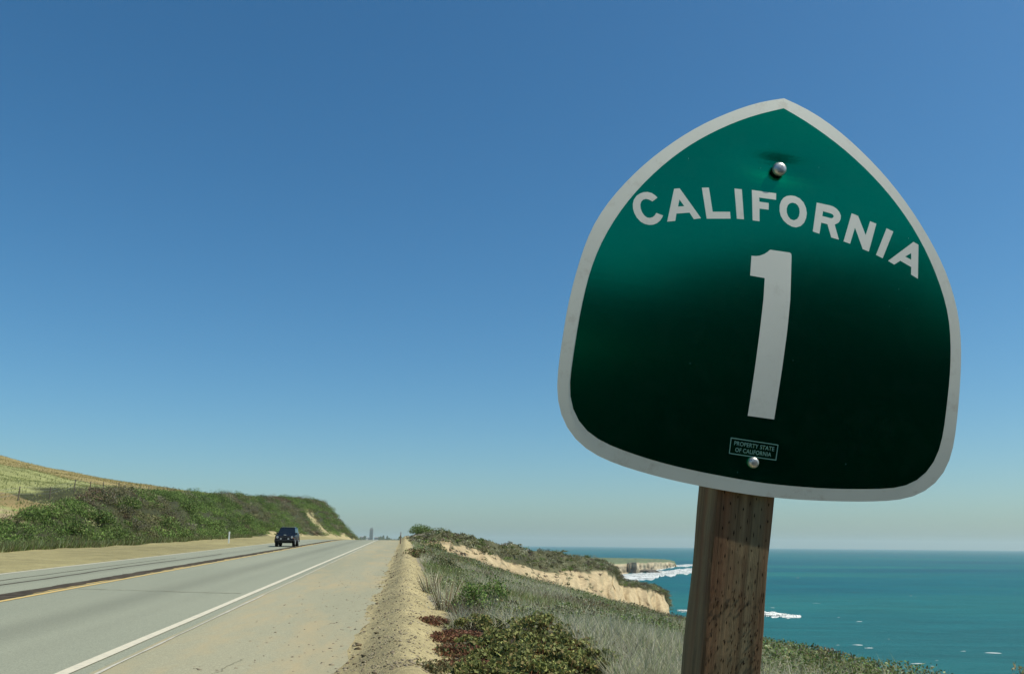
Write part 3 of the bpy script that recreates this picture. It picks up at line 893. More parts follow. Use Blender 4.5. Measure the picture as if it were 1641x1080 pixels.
# ------------------------------------------------------------------ the route sign
OUT=[(2.1,349.5),(-17.6,342.4),(-36.9,334.4),(-55.6,325.0),(-73.7,314.5),(-91.5,303.3),(-108.9,291.6),(-125.8,279.2),(-142.1,266.1),(-157.9,252.3),(-173.1,237.9),(-187.9,222.9),(-202.1,207.5),(-215.7,191.6),(-228.6,175.1),(-240.9,158.1),(-252.5,140.6),(-263.3,122.6),(-272.8,104.0),(-281.0,84.8),(-287.4,64.9),(-292.4,44.6),(-296.3,24.0),(-299.6,3.2),(-302.4,-17.6),(-304.5,-38.4),(-305.9,-59.4),(-306.6,-80.3),(-307.1,-101.3),(-307.3,-122.3),(-306.9,-143.3),(-305.2,-164.1),(-301.0,-184.3),(-293.6,-203.5),(-282.6,-220.6),(-268.2,-235.2),(-251.1,-246.6),(-232.2,-254.8),(-212.2,-260.6),(-191.7,-264.9),(-171.0,-268.3),(-150.2,-271.1),(-129.3,-273.5),(-108.5,-275.4),(-87.5,-276.8),(-66.6,-277.9),(-45.6,-278.8),(-24.6,-279.5),(-3.6,-279.8),(17.4,-279.7),(38.3,-279.1),(59.3,-278.1),(80.2,-276.7),(101.2,-274.9),(122.1,-272.9),(142.9,-270.6),(163.8,-268.0),(184.5,-265.0),(205.2,-261.4),(225.5,-256.6),(244.9,-249.4),(262.4,-238.9),(277.1,-225.0),(288.2,-208.0),(295.3,-188.9),(299.2,-168.5),(300.9,-147.7),(301.7,-126.7),(302.1,-105.7),(302.4,-84.8),(302.3,-63.8),(301.9,-42.8),(300.9,-21.8),(299.1,-1.0),(296.2,19.8),(291.8,40.2),(286.0,60.3),(279.0,80.1),(270.8,99.4),(261.4,118.1),(251.0,136.2),(239.8,154.0),(228.1,171.4),(215.8,188.4),(202.9,204.9),(189.4,220.9),(175.3,236.5),(160.6,251.4),(145.3,265.7),(129.4,279.5),(113.1,292.7),(96.3,305.2),(78.8,316.8),(60.6,327.1),(41.7,336.0),(22.1,343.3)]
INN=[(1.8,331.0),(-16.3,323.0),(-34.1,314.6),(-51.6,305.5),(-68.7,295.6),(-85.3,285.0),(-101.5,273.8),(-117.3,262.0),(-132.7,249.6),(-147.5,236.6),(-161.6,222.9),(-175.2,208.6),(-188.1,193.7),(-200.5,178.4),(-212.3,162.5),(-223.4,146.3),(-233.8,129.5),(-243.4,112.3),(-252.1,94.6),(-259.9,76.5),(-266.7,58.0),(-272.4,39.2),(-276.9,20.0),(-280.4,0.6),(-282.9,-18.9),(-284.8,-38.6),(-286.2,-58.3),(-287.1,-78.0),(-287.7,-97.7),(-288.1,-117.4),(-288.3,-137.2),(-287.6,-156.8),(-284.5,-175.9),(-277.8,-193.8),(-267.1,-209.5),(-252.9,-222.0),(-236.0,-231.0),(-217.5,-237.3),(-198.4,-241.9),(-179.0,-245.7),(-159.6,-249.0),(-140.1,-251.8),(-120.4,-254.0),(-100.8,-255.8),(-81.1,-257.2),(-61.4,-258.3),(-41.7,-259.2),(-21.9,-259.9),(-2.2,-260.4),(17.5,-260.5),(37.2,-260.1),(57.0,-259.3),(76.7,-258.2),(96.4,-256.9),(116.0,-255.2),(135.7,-253.1),(155.3,-250.7),(174.8,-248.1),(194.3,-245.1),(213.6,-241.2),(231.8,-234.9),(248.0,-224.9),(261.2,-211.3),(271.0,-194.8),(277.3,-176.6),(280.8,-157.4),(282.5,-137.8),(283.4,-118.1),(284.2,-98.4),(284.9,-78.6),(285.2,-58.9),(284.9,-39.2),(284.0,-19.5),(282.2,0.2),(279.4,19.6),(275.1,38.8),(269.3,57.6),(262.4,76.0),(254.6,94.1),(246.1,111.9),(236.8,129.3),(226.7,146.2),(215.9,162.7),(204.2,178.6),(191.9,194.0),(178.9,208.8),(165.2,223.0),(150.9,236.6),(136.1,249.6),(120.8,262.0),(105.1,273.9),(88.8,285.0),(72.1,295.5),(55.0,305.4),(37.6,314.7),(19.8,323.1)]
LET={
'C':[[(-189.8,142.1),(-194.1,145.5),(-199.4,148.0),(-205.9,148.6),(-212.2,147.0),(-217.7,143.8),(-222.3,139.2),(-225.6,132.6),(-226.5,125.7),(-225.6,118.4),(-222.8,111.4),(-218.2,104.7),(-212.0,99.5),(-205.3,96.9),(-198.8,96.5),(-192.5,97.9),(-187.1,101.1),(-182.6,105.9),(-179.8,111.2),(-178.8,115.1),(-189.4,117.4),(-191.1,113.4),(-194.0,109.9),(-198.5,107.7),(-202.8,107.7),(-207.3,110.3),(-211.3,114.8),(-214.1,121.1),(-215.0,126.9),(-214.0,131.6),(-211.5,135.0),(-207.7,136.8),(-203.4,136.8),(-200.1,135.8),(-197.1,134.5)]],
'A':[[(-165.5,160.8),(-156.9,163.0),(-120.0,120.5),(-130.9,117.0),(-138.4,126.4),(-158.5,121.5),(-159.2,109.6),(-171.5,106.3)],[(-155.8,144.9),(-147.4,135.4),(-157.0,133.0)]],
'L':[[(-122.6,170.0),(-111.6,172.2),(-102.8,133.9),(-75.8,138.4),(-74.1,127.5),(-111.2,121.2)]],
'I':[[(-71.5,177.6),(-59.8,178.3),(-53.3,129.9),(-64.4,129.0)]],
'F':[[(-43.9,180.1),(-5.0,181.1),(-4.8,170.3),(-31.7,169.5),(-30.9,162.7),(-16.0,163.0),(-15.6,152.0),(-30.1,151.4),(-28.7,130.9),(-39.7,130.5)]],
'O':[[(18.4,181.6),(25.4,181.7),(32.9,179.1),(39.1,173.6),(43.2,165.8),(45.1,156.9),(44.4,148.4),(41.5,140.3),(36.6,134.2),(29.4,130.6),(22.8,130.7),(15.3,133.6),(8.7,138.6),(4.0,145.4),(1.7,153.4),(1.5,162.6),(3.4,169.8),(7.1,175.8),(12.1,179.6)],[(21.5,170.0),(26.7,169.6),(30.5,166.7),(33.0,161.8),(33.7,155.8),(32.9,149.5),(30.2,144.5),(25.2,141.5),(20.0,142.4),(15.7,146.6),(13.3,152.3),(12.8,159.1),(14.4,164.7),(17.5,168.4)]],
'R':[[(60.2,176.9),(81.7,175.8),(87.6,174.6),(92.7,172.0),(97.1,167.5),(99.6,161.9),(99.4,155.8),(96.9,150.2),(90.4,145.3),(98.1,122.0),(85.9,123.6),(78.7,144.2),(68.7,145.0),(66.7,126.5),(56.0,128.4)],[(70.8,164.3),(82.2,162.8),(86.4,161.8),(88.2,159.5),(87.8,156.9),(85.4,155.0),(81.6,155.0),(70.0,156.2)]],
'N':[[(116.8,168.7),(127.4,166.2),(140.6,136.5),(147.0,160.6),(157.2,158.2),(146.6,110.7),(136.8,113.0),(123.0,146.0),(116.2,118.4),(105.6,120.5)]],
'I2':[[(173.9,153.4),(185.0,150.0),(169.1,103.5),(158.3,107.2)]],
'A2':[[(218.1,138.3),(226.2,134.9),(226.8,79.8),(215.6,84.7),(215.5,96.8),(197.5,104.2),(188.0,96.3),(178.0,100.8)],[(214.8,119.3),(205.2,112.2),(215.1,108.5)]],
'1':[[(-37.4,74.1),(-30.9,74.5),(-24.5,76.2),(-17.4,80.2),(-12.8,84.3),(-9.0,88.2),(21.7,88.7),(24.0,87.4),(24.9,84.2),(27.8,15.7),(27.1,-32.5),(24.6,-89.8),(20.5,-166.7),(-19.7,-166.9),(-16.7,-95.8),(-14.9,-43.7),(-13.5,9.3),(-14.2,42.5),(-37.0,42.9)]],
'frame':[[(-41.2,-201.8),(31.4,-202.3),(31.1,-225.7),(-40.9,-225.5)]],
't1':[[(-35.3,-211.8),(25.6,-212.6)]],
't2':[[(-32.4,-221.2),(22.4,-221.2)]],
'bolts':[[(0.2,224.5),(-2.7,-233.3)]],
}
SO=[0.38901, 1.26421, 0.3498]
SP=[0.9876, 0.10339, -0.11812]
SQ=[0.1245, -0.0576, 0.99055]
SN=[0.09561, -0.99297, -0.06976]

SO = Vector(SO) + Vector((0, 0, EYE)); SP, SQ, SN = Vector(SP), Vector(SQ), Vector(SN)
BASE_Q = -1.62
root = empty('route_sign')
mt = Matrix((( SP.x, -SN.x, SQ.x, 0), (SP.y, -SN.y, SQ.y, 0), (SP.z, -SN.z, SQ.z, 0), (0, 0, 0, 1)))
mt.translation = SO + SQ * BASE_Q
root.matrix_world = mt
tag(root, 'green spade-shaped California 1 highway sign bolted to a leaning wooden post', 'road sign')
BEND = .45


def sheet_w(p, q):
    """how far the bent panel stands forward of its middle"""
    w = -.5 * BEND * q * q
    for (bp, bq), d, sx, sy in ((LB[0], .0055, .060, .026), (LB[1], .0025, .035, .018)):
        w -= d * math.exp(-((p - bp) / sx) ** 2 - ((q - bq) / sy) ** 2)
    return w


LB = [(x / 1000, y / 1000) for x, y in LET['bolts'][0]]


def bent(name, loops, off, thick, mat, parent, cell=.012):
    """a thin solid cut to the traced outline and bent with the panel"""
    cu = bpy.data.curves.new(name, 'CURVE'); cu.dimensions = '2D'; cu.fill_mode = 'BOTH'; cu.extrude = thick / 2
    for lp in loops:
        sp = cu.splines.new('POLY'); sp.points.add(len(lp) - 1); sp.use_cyclic_u = True
        for q, (x, y) in zip(sp.points, lp): q.co = (x, y, 0, 1)
    return bend_curve(name, cu, off, thick, mat, parent, cell)


def bend_curve(name, cu, off, thick, mat, parent, cell):
    tmp = bpy.data.objects.new('tmp', cu); C.objects.link(tmp)
    dg = bpy.context.evaluated_depsgraph_get()
    me0 = bpy.data.meshes.new_from_object(tmp.evaluated_get(dg))
    bpy.data.objects.remove(tmp); bpy.data.curves.remove(cu)
    bm = bmesh.new(); bm.from_mesh(me0); bpy.data.meshes.remove(me0)
    xs = [v.co.x for v in bm.verts]; ys = [v.co.y for v in bm.verts]
    for ax, lo, hi in ((1, min(ys), max(ys)), (0, min(xs), max(xs))):
        k = math.ceil(lo / cell + .01)
        while k * cell < hi - 1e-4:
            co = [0, 0, 0]; no = [0, 0, 0]; co[ax] = k * cell + .000013; no[ax] = 1
            bmesh.ops.bisect_plane(bm, geom=bm.verts[:] + bm.edges[:] + bm.faces[:], plane_co=co, plane_no=no)
            k += 1
    for v in bm.verts:
        p, q, w = v.co
        v.co = Vector((p, -(w + off + sheet_w(p, q)), q - BASE_Q))
    bmesh.ops.remove_doubles(bm, verts=bm.verts[:], dist=1e-6)
    return from_bm(name, bm, mat, parent)


def wear_mat(name, col, dirt, rough, spec, scale=30):
    m, nt, b = new_mat(name, rough, spec)
    f = noise(nt, scale, 8, .75)
    c = mixc(nt, ramp(nt, f, [(.54, 0.0), (.74, .5)]), col, dirt)
    g = noise(nt, 5.0, 4, .6)
    c = mixc(nt, 1.0, c, ramp(nt, g, [(.3, .93), (.7, 1.05)]), 'MULTIPLY')
    nt.links.new(c, b.inputs['Base Color'])
    return m, nt, b, c


M['sign_white'] = wear_mat('white_sheeting', (.74, .75, .66), (.42, .36, .26), .5, .35)[0]
m_, nt_, b_, c_ = wear_mat('green_sheeting', (.0002, .010, .006), (.001, .02, .013), .5, .0, 60)
# fine pale scratches and chips in the green film
tc = N(nt_, 'ShaderNodeTexCoord'); mp = N(nt_, 'ShaderNodeMapping'); mp.inputs['Scale'].default_value = (26, 1, 9); mp.inputs['Rotation'].default_value = (0, .5, 0)
nt_.links.new(tc.outputs['Object'], mp.inputs[0])
vo = N(nt_, 'ShaderNodeTexVoronoi'); vo.inputs['Scale'].default_value = 3.0; nt_.links.new(mp.outputs[0], vo.inputs['Vector'])
c_ = mixc(nt_, ramp(nt_, vo.outputs['Distance'], [(.0, .55), (.045, 0.0)]), c_, (.22, .36, .30))
nt_.links.new(c_, b_.inputs['Base Color'])
gl = N(nt_, 'ShaderNodeBsdfGlossy'); gl.inputs['Color'].default_value = (.0005, .54, .25, 1); gl.inputs['Roughness'].default_value = .20   # metal-backed beads under green film
mx = N(nt_, 'ShaderNodeMixShader'); mx.inputs[0].default_value = .5
nt_.links.new(b_.outputs[0], mx.inputs[1]); nt_.links.new(gl.outputs[0], mx.inputs[2])
sd = N(nt_, 'ShaderNodeBsdfDiffuse'); sd.inputs['Color'].default_value = (.20, .36, .29, 1)        # chalky scratches, chips and road dust on the film
chip = ramp(nt_, vo.outputs['Distance'], [(.0, 1.0), (.05, 0.0)])
gate = ramp(nt_, noise(nt_, 6.0, 3, .6), [(.50, 0.0), (.60, .8)])
dust = ramp(nt_, noise(nt_, 35, 8, .8), [(.50, 0.0), (.85, .03)])
sm = N(nt_, 'ShaderNodeMath', operation='MULTIPLY'); nt_.links.new(chip, sm.inputs[0]); nt_.links.new(gate, sm.inputs[1])
sa = N(nt_, 'ShaderNodeMath', operation='ADD'); nt_.links.new(sm.outputs[0], sa.inputs[0]); nt_.links.new(dust, sa.inputs[1])
m2 = N(nt_, 'ShaderNodeMixShader'); nt_.links.new(sa.outputs[0], m2.inputs[0]); nt_.links.new(mx.outputs[0], m2.inputs[1]); nt_.links.new(sd.outputs[0], m2.inputs[2])
nt_.links.new(m2.outputs[0], nt_.nodes['Material Output'].inputs[0])
M['sign_green'] = m_
M['sign_letter'] = wear_mat('white_lettering', (.74, .75, .67), (.5, .48, .4), .5, .35, 18)[0]
M['print'] = plain('pale_green_print', (.20, .40, .34), .5, .3)
M['alu'] = plain('weathered_aluminium', (.42, .42, .40), .45, .5, .8, .2, 25)
S_ = lambda L: [[(x / 1000, y / 1000) for x, y in lp] for lp in L]
panel = bent('panel', S_([OUT]), -.0016, .0032, M['sign_white'], root)
gf = bent('green_field', S_([INN]), .0001, .00016, M['sign_green'], panel)
for k in ('C', 'A', 'L', 'I', 'F', 'O', 'R', 'N', 'I2', 'A2'):
    lt = bent('letter_' + k[0].lower(), S_(LET[k]), .00026, .00016, M['sign_letter'], panel)
bent('digit_one', S_(LET['1']), .00026, .00016, M['sign_letter'], panel)
fr = S_(LET['frame'])[0]
cx_ = sum(p[0] for p in fr) / 4; cy_ = sum(p[1] for p in fr) / 4
inn = [(cx_ + (x - cx_) * .965, cy_ + (y - cy_) * .89) for x, y in fr]
bent('notice_frame', [fr, inn], .00026, .00016, M['print'], panel)
for txt, key in (('PROPERTY STATE', 't1'), ('OF CALIFORNIA', 't2')):
    (x0, y0), (x1, y1) = S_(LET[key])[0]
    cu = bpy.data.curves.new('notice_text', 'FONT'); cu.body = txt; cu.size = .0085; cu.offset = .00012; cu.space_character = 1.05
    tmp = bpy.data.objects.new('tmp', cu); C.objects.link(tmp); bpy.context.view_layer.update()
    wd = tmp.dimensions.x; bpy.data.objects.remove(tmp)
    me0 = None
    tmp = bpy.data.objects.new('tmp', cu); C.objects.link(tmp)
    dg = bpy.context.evaluated_depsgraph_get(); me0 = bpy.data.meshes.new_from_object(tmp.evaluated_get(dg)); bpy.data.objects.remove(tmp)
    for v in me0.vertices:
        p = x0 + v.co.x * (x1 - x0) / wd; q = y0 + (y1 - y0) * v.co.x / wd + v.co.y
        v.co = Vector((p, -(.0003 + sheet_w(p, q)), q - BASE_Q))
    link('notice_text', me0, M['print'], panel)
# bolts: domed slotted heads on washers
M['bolt'] = plain('galvanised_bolt', (.50, .50, .47), .38, .5, .75, .35, 180)
M['slot'] = plain('dark_slot', (.03, .03, .03), .8)
for (bp, bq), r, ang, prot, gap in (((LB[0][0] - .003, LB[0][1] - .003), .0108, 1.2, .0075, .006), (LB[1], .0082, -.6, .0065, .0)):
    w0 = sheet_w(bp, bq) + .0006 + gap
    bm = bmesh.new(); prof = [(r, 0), (r, prot * .35), (r * .93, prot * .62), (r * .75, prot * .86), (r * .45, prot * .98), (0.0001, prot)]
    ring = []
    for pr, ph in prof:
        ring.append([bm.verts.new((bp + pr * math.cos(t * math.pi / 14), -(w0 + ph), bq - BASE_Q + pr * math.sin(t * math.pi / 14))) for t in range(28)])
    for a, b in zip(ring[:-1], ring[1:]):
        for t in range(28): bm.faces.new((a[t], b[t], b[(t + 1) % 28], a[(t + 1) % 28]))
    bo = from_bm('bolt', bm, M['bolt'], root, True)
    if gap:
        bm = bmesh.new(); bm_cyl(bm, (bp, -(w0 - gap), bq - BASE_Q), (bp, -w0, bq - BASE_Q), r * .86, r * .86, 20)
        from_bm('added_shank', bm, plain('shadow_dark_shank', (.035, .028, .022), .8, .2), bo)  # raised shank added; its dark reflection stands in for the bolt's shadow
    bm = bmesh.new(); bm_box(bm, -r * .72, r * .72, -.0006, .0006, -.0009, .0009)
    for v in bm.verts:
        c, s = math.cos(ang), math.sin(ang); x, z = v.co.x, v.co.z
        rad_ = math.hypot(x, z) / r; v.co = Vector((bp + c * x - s * z, v.co.y - (w0 + prot * (1 - .35 * rad_ ** 2)), bq - BASE_Q + s * x + c * z))
    from_bm('slot', bm, M['slot'], bo)
# wooden post, 4 x 4 inches, leaning with the sign
m_, nt_, b_ = new_mat('weathered_post_wood', .9, .15)
g1 = noise(nt_, 1.0, 8, .75, stretch=(110, 110, 2.0)); g2 = noise(nt_, 1.0, 4, .6, stretch=(24, 24, .6)); g3 = noise(nt_, 9, 5, .7)
c_ = ramp(nt_, g2, [(.30, (.17, .085, .045)), (.5, (.20, .15, .085)), (.7, (.22, .20, .12))])
c_ = mixc(nt_, 1.0, c_, ramp(nt_, g1, [(.30, .25), (.47, .85), (.70, 1.3)]), 'MULTIPLY')
c_ = mixc(nt_, ramp(nt_, g3, [(.5, 0.0), (.72, .45)]), c_, (.13, .06, .035))
nt_.links.new(c_, b_.inputs['Base Color']); bump(nt_, b_, g1, .9, .006)
M['post'] = m_
PW0, PW1, PF, PD = -.0478, .0388, -.026, .092     # left, right, front plane, depth
bm = bmesh.new(); bm_box(bm, PW0, PW1, -PF, -PF + PD, -.55, .30 - BASE_Q, .003)
for k in range(60):
    zz = -.55 + (k + 1) * (.85 - BASE_Q) / 61
    bmesh.ops.bisect_plane(bm, geom=bm.verts[:] + bm.edges[:] + bm.faces[:], plane_co=(0, 0, zz), plane_no=(0, 0, 1))
for v in bm.verts:
    v.co.x += .0012 * math.sin(v.co.z * 23 + v.co.y * 40) + random.uniform(-.0007, .0007); v.co.y += random.uniform(-.0006, .0006)
post = from_bm('post', bm, M['post'], root)
# incising marks of the pressure treatment, rows of short dark slits
bm = bmesh.new()
for row in range(310):
    q = -.255 - row * .0032
    for c in range(8):
        if (row + c * 3) % 8: continue
        x = PW0 + .006 + (c + .5) * (PW1 - PW0 - .010) / 8 + random.uniform(-.0012, .0012); h = random.uniform(.0028, .0055); wv = random.uniform(.0006, .0011)
        z = q - BASE_Q + random.uniform(-.002, .002); y = -PF - .0011
        f_ = [bm.verts.new((x - wv, y, z)), bm.verts.new((x, y, z - h)), bm.verts.new((x + wv, y, z)), bm.verts.new((x, y, z + h))]
        bm.faces.new(f_)
tag(from_bm('incising_marks', bm, plain('dark_slit', (.018, .014, .010), .95, .05), post), kind='stuff')
# splintered bark-like wear low on the front face
bm = bmesh.new()
for k in range(150):
    x = PW0 + .004 + (PW1 - PW0 - .008) * random.random(); q = -.42 - .35 * random.random() ** 1.2; h = random.uniform(.002, .006); wv = random.uniform(.0005, .0012)
    z = q - BASE_Q; y = -PF - .0012; d = random.uniform(.0006, .0030)
    a = [bm.verts.new((x - wv, y, z)), bm.verts.new((x, y, z - h)), bm.verts.new((x + wv, y, z)), bm.verts.new((x + random.uniform(-.001, .001), y - d, z + h))]
    bm.faces.new((a[0], a[1], a[3])); bm.faces.new((a[1], a[2], a[3]))
tag(from_bm('splinters', bm, plain('dark_splinter', (.075, .048, .03), .95, .05, var=.5, scale=60), post), kind='stuff')

# ------------------------------------------------------------------ oncoming car
def suv(u, s):
    z = float(zr(np.array(s)))
    o = empty('car', wld(u, s, z), RA)       # front looks back towards the camera (-y)
    o.rotation_euler = (math.atan(.0165), 0, RA + .0)
    pt, nt, b = new_mat('dark_blue_paint', .4, .2); b.inputs['Base Color'].default_value = (.002, .006, .016, 1); b.inputs['Coat Weight'].default_value = .2
    blk = plain('black_plastic', (.012, .012, .013), .6); glass = plain('tinted_glass', (.006, .010, .016), .06, .6)
    rub = plain('tyre_rubber', (.014, .014, .014), .9, .1); rim = plain('alloy', (.35, .35, .36), .35, .5, .8)
    lens, ln, lb = new_mat('lamp_lens', .12, .6); lb.inputs['Base Color'].default_value = (.35, .37, .38, 1); chrome = plain('pale_metal', (.62, .62, .60), .3, .5, .6)
    hw = .80
    bm = bmesh.new()                          # tub with bonnet: side profile swept across
    prof = [(-1.80, .46), (-1.84, .62), (-1.82, .84), (-1.74, .95), (-.78, 1.02), (1.72, 1.03), (1.80, .80), (1.78, .46)]
    secs = []
    for x, k in ((-hw, .93), (-hw * .96, 1.0), (-.4, 1.02), (0, 1.03), (.4, 1.02), (hw * .96, 1.0), (hw, .93)):
        secs.append([bm.verts.new((x, y * (.985 if abs(x) > .79 else 1), .46 + (zz - .46) * k)) for y, zz in prof])
    for a, c in zip(secs[:-1], secs[1:]):
        for i in range(len(prof)): bm.faces.new((a[i], a[(i + 1) % len(prof)], c[(i + 1) % len(prof)], c[i]))
    bm.faces.new(secs[0]); bm.faces.new(secs[-1][::-1])
    bmesh.ops.recalc_face_normals(bm, faces=bm.faces[:])
    body = from_bm('body', bm, pt, o)
    bm = bmesh.new()                          # cabin
    lo = [(-.74, -.80), (.74, -.80), (.74, 1.70), (-.74, 1.70)]; hi = [(-.62, -.28), (.62, -.28), (.63, 1.55), (-.63, 1.55)]
    A = [bm.verts.new((x, y, 1.0)) for x, y in lo]; B = [bm.verts.new((x, y, 1.54)) for x, y in hi]; T = [bm.verts.new((x * .9, y * .95 + .02, 1.60)) for x, y in hi]
    for P, Q in ((A, B), (B, T)):
        for i in range(4): bm.faces.new((P[i], P[(i + 1) % 4], Q[(i + 1) % 4], Q[i]))
    bm.faces.new(T); bmesh.ops.recalc_face_normals(bm, faces=bm.faces[:])
    from_bm('cabin', bm, pt, o)

    def pane(name, quad, off, mat, k=.88):
        c = sum((Vector(q) for q in quad), Vector()) / 4; nrm = (Vector(quad[1]) - Vector(quad[0])).cross(Vector(quad[3]) - Vector(quad[0])).normalized()
        if nrm.dot(c - Vector((0, .4, 1.2))) < 0: nrm = -nrm
        bm = bmesh.new(); f = bm.faces.new([bm.verts.new(c + (Vector(q) - c) * k + nrm * off) for q in quad])
        r = bmesh.ops.extrude_face_region(bm, geom=[f]); bmesh.ops.translate(bm, verts=[v for v in r['geom'] if isinstance(v, bmesh.types.BMVert)], vec=-nrm * .02)
        bmesh.ops.recalc_face_normals(bm, faces=bm.faces[:])
        return from_bm(name, bm, mat, o)
    pane('windscreen', [(-.74, -.80, 1.0), (.74, -.80, 1.0), (.62, -.28, 1.54), (-.62, -.28, 1.54)], .006, glass)
    for sx in (-1, 1):
        pane('side_window', [(sx * .74, -.70, 1.02), (sx * .74, .45, 1.02), (sx * .63, .45, 1.52), (sx * .62, -.26, 1.52)], .006, glass)
        pane('side_window', [(sx * .74, .52, 1.02), (sx * .74, 1.60, 1.02), (sx * .63, 1.48, 1.52), (sx * .63, .52, 1.52)], .006, glass)
        bm = bmesh.new(); bm_box(bm, sx * .80 - .07, sx * .80 + .11 * 1, -.72, -.62, 1.02, 1.16, .02); from_bm('wing_mirror', bm, blk, o)
        bm = bmesh.new(); bm_cyl(bm, (sx * .60, -1.80, .80), (sx * .60, -1.855, .80), .105, .10, 18); hl = from_bm('headlight', bm, lens, o)
        bm = bmesh.new(); bm_cyl(bm, (sx * .60, -1.80, .80), (sx * .60, -1.85, .80), .125, .12, 18); from_bm('headlight_ring', bm, blk, hl)
        bm = bmesh.new(); bm_cyl(bm, (sx * .31, -1.86, .66), (sx * .31, -1.93, .66), .075, .07, 16); from_bm('fog_lamp', bm, lens, o)
        for y in (-1.18, 1.12):
            bm = bmesh.new(); bm_cyl(bm, (sx * .60, y, .36), (sx * .82, y, .36), .36, .36, 26); ty = from_bm('tyre', bm, rub, None)
            w = empty('wheel'); w.parent = o; ty.parent = w
            bm = bmesh.new(); bm_cyl(bm, (sx * .815, y, .36), (sx * .835, y, .36), .21, .19, 18); from_bm('rim', bm, rim, w)
            bm = bmesh.new()                  # flared arch
            for k in range(11):
                a0 = math.pi * k / 10
                for r0, x0 in ((.40, .78), (.47, .86), (.50, .79)): bm.verts.new((sx * x0, y + r0 * math.cos(a0), .36 + r0 * math.sin(a0)))
            bm.verts.ensure_lookup_table()
            for k in range(10):
                for j in range(2):
                    v = bm.verts; i0 = k * 3 + j; bm.faces.new((v[i0], v[i0 + 1], v[i0 + 4], v[i0 + 3]))
            bmesh.ops.recalc_face_normals(bm, faces=bm.faces[:]); from_bm('wheel_arch', bm, blk, o)
    bm = bmesh.new(); bm_box(bm, -.42, .42, -1.865, -1.80, .70, .88, .01); gr = from_bm('grille', bm, blk, o)
    bm = bmesh.new()
    for k in range(6): bm_box(bm, -.36 + k * .13, -.30 + k * .13, -1.872, -1.864, .72, .86)
    from_bm('grille_bars', bm, plain('dark_metal', (.05, .05, .052), .4, .5, .6), gr)
    bm = bmesh.new(); bm_box(bm, -.10, .10, -1.80, -1.77, .955, 1.01); from_bm('badge_plate', bm, chrome, o)
    bm = bmesh.new(); bm_box(bm, -.82, .82, -1.99, -1.84, .47, .60, .03); from_bm('bumper', bm, blk, o)
    bm = bmesh.new(); bm_box(bm, -.55, .55, -1.6, 1.6, .30, .455, .02); bm_cyl(bm, (-.6, -1.18, .36), (.6, -1.18, .36), .05); from_bm('chassis', bm, blk, o)
    bm = bmesh.new()
    for sx in (-1, 1): bm_cyl(bm, (sx * .50, -.15, 1.645), (sx * .50, 1.35, 1.645), .015)
    for y in (-.1, .6, 1.3): bm_cyl(bm, (-.50, y, 1.645), (.50, y, 1.645), .012); bm_cyl(bm, (-.50, y, 1.58), (-.50, y, 1.645), .012); bm_cyl(bm, (.50, y, 1.58), (.50, y, 1.645), .012)
    from_bm('roof_rack', bm, plain('grey_metal', (.28, .29, .30), .4, .5, .5), o)
    for sx in (-1, 1):                        # amber indicators
        bm = bmesh.new(); bm_box(bm, sx * .72 - .05, sx * .72 + .05, -1.835, -1.80, .70, .76); from_bm('indicator', bm, plain('amber_lens', (.5, .16, .03), .3), o)
    o.scale = (.82, .82, .82)
    return tag(o, 'dark blue boxy off-road car coming down the far lane', 'car')


suv(-8.25, 65.0)

HAZE = 0.00008
# ------------------------------------------------------------------ fence, markers, far tower
M['fence'] = plain('grey_fence_wood', (.13, .11, .085), .9, .1, var=.3, scale=8)
fence = empty('wire_fence', wld(-24, 56, 4.3), RA)
tops = []
for k, (u, s, h) in enumerate(((-24.6, 52, 1.15), (-25.0, 55.5, 1.25), (-24.6, 60, 1.2), (-24.4, 64.5, 1.1), (-24.6, 69.5, 1.25), (-25.2, 74.5, 1.15), (-26.0, 80, 1.1), (-26.6, 86, 1.2), (-27.4, 93, 1.15), (-28, 101, 1.1), (-28.4, 110, 1.2))):
    z = float(zland(np.array(u), np.array(s)))
    lo = fence.matrix_basis.inverted() @ wld(u, s, z - .3)
    bm = bmesh.new(); bm_cyl(bm, (0, 0, 0), (random.uniform(-.06, .06), random.uniform(-.05, .05), h * .75 + .3), .04, .035, 8)
    p = from_bm('fence_post', bm, M['fence'], fence); p.location = lo; tops.append((lo, h))
bm = bmesh.new()
for f_ in (.45, .7, .92):
    for (a, ha), (b, hb) in zip(tops[:-1], tops[1:]):
        bm_cyl(bm, a + Vector((0, 0, .3 + ha * .75 * f_)), b + Vector((0, 0, .3 + hb * .75 * f_)), .006, .006, 4)
tag(from_bm('fence_wire', bm, M['alu'], fence))
tag(fence, 'wire fence on thin weathered posts along the top of the bank', 'fence')


def marker(u, s, h, label, col, top):
    z = float(zland(np.array(u), np.array(s)))
    o = empty('marker_post', wld(u, s, z), RA)
    bm = bmesh.new(); bm_box(bm, -.055, .055, -.02, .02, -.15, h, .01); from_bm('blade', bm, plain('marker_plastic', col, .6, .3, var=.1), o)
    bm = bmesh.new(); bm_box(bm, -.04, .04, -.028, -.02, h - .24, h - .04); from_bm('reflector', bm, plain('marker_reflector', top, .3, .5), o)
    return tag(o, label, 'marker post')


marker(-13.6, 72, .88, 'thin white marker post at the foot of the left bank', (.66, .70, .68), (.72, .74, .72))
marker(-.35, 77, .95, 'thin brown marker post beside the mound at the road crest', (.20, .15, .10), (.42, .44, .45))

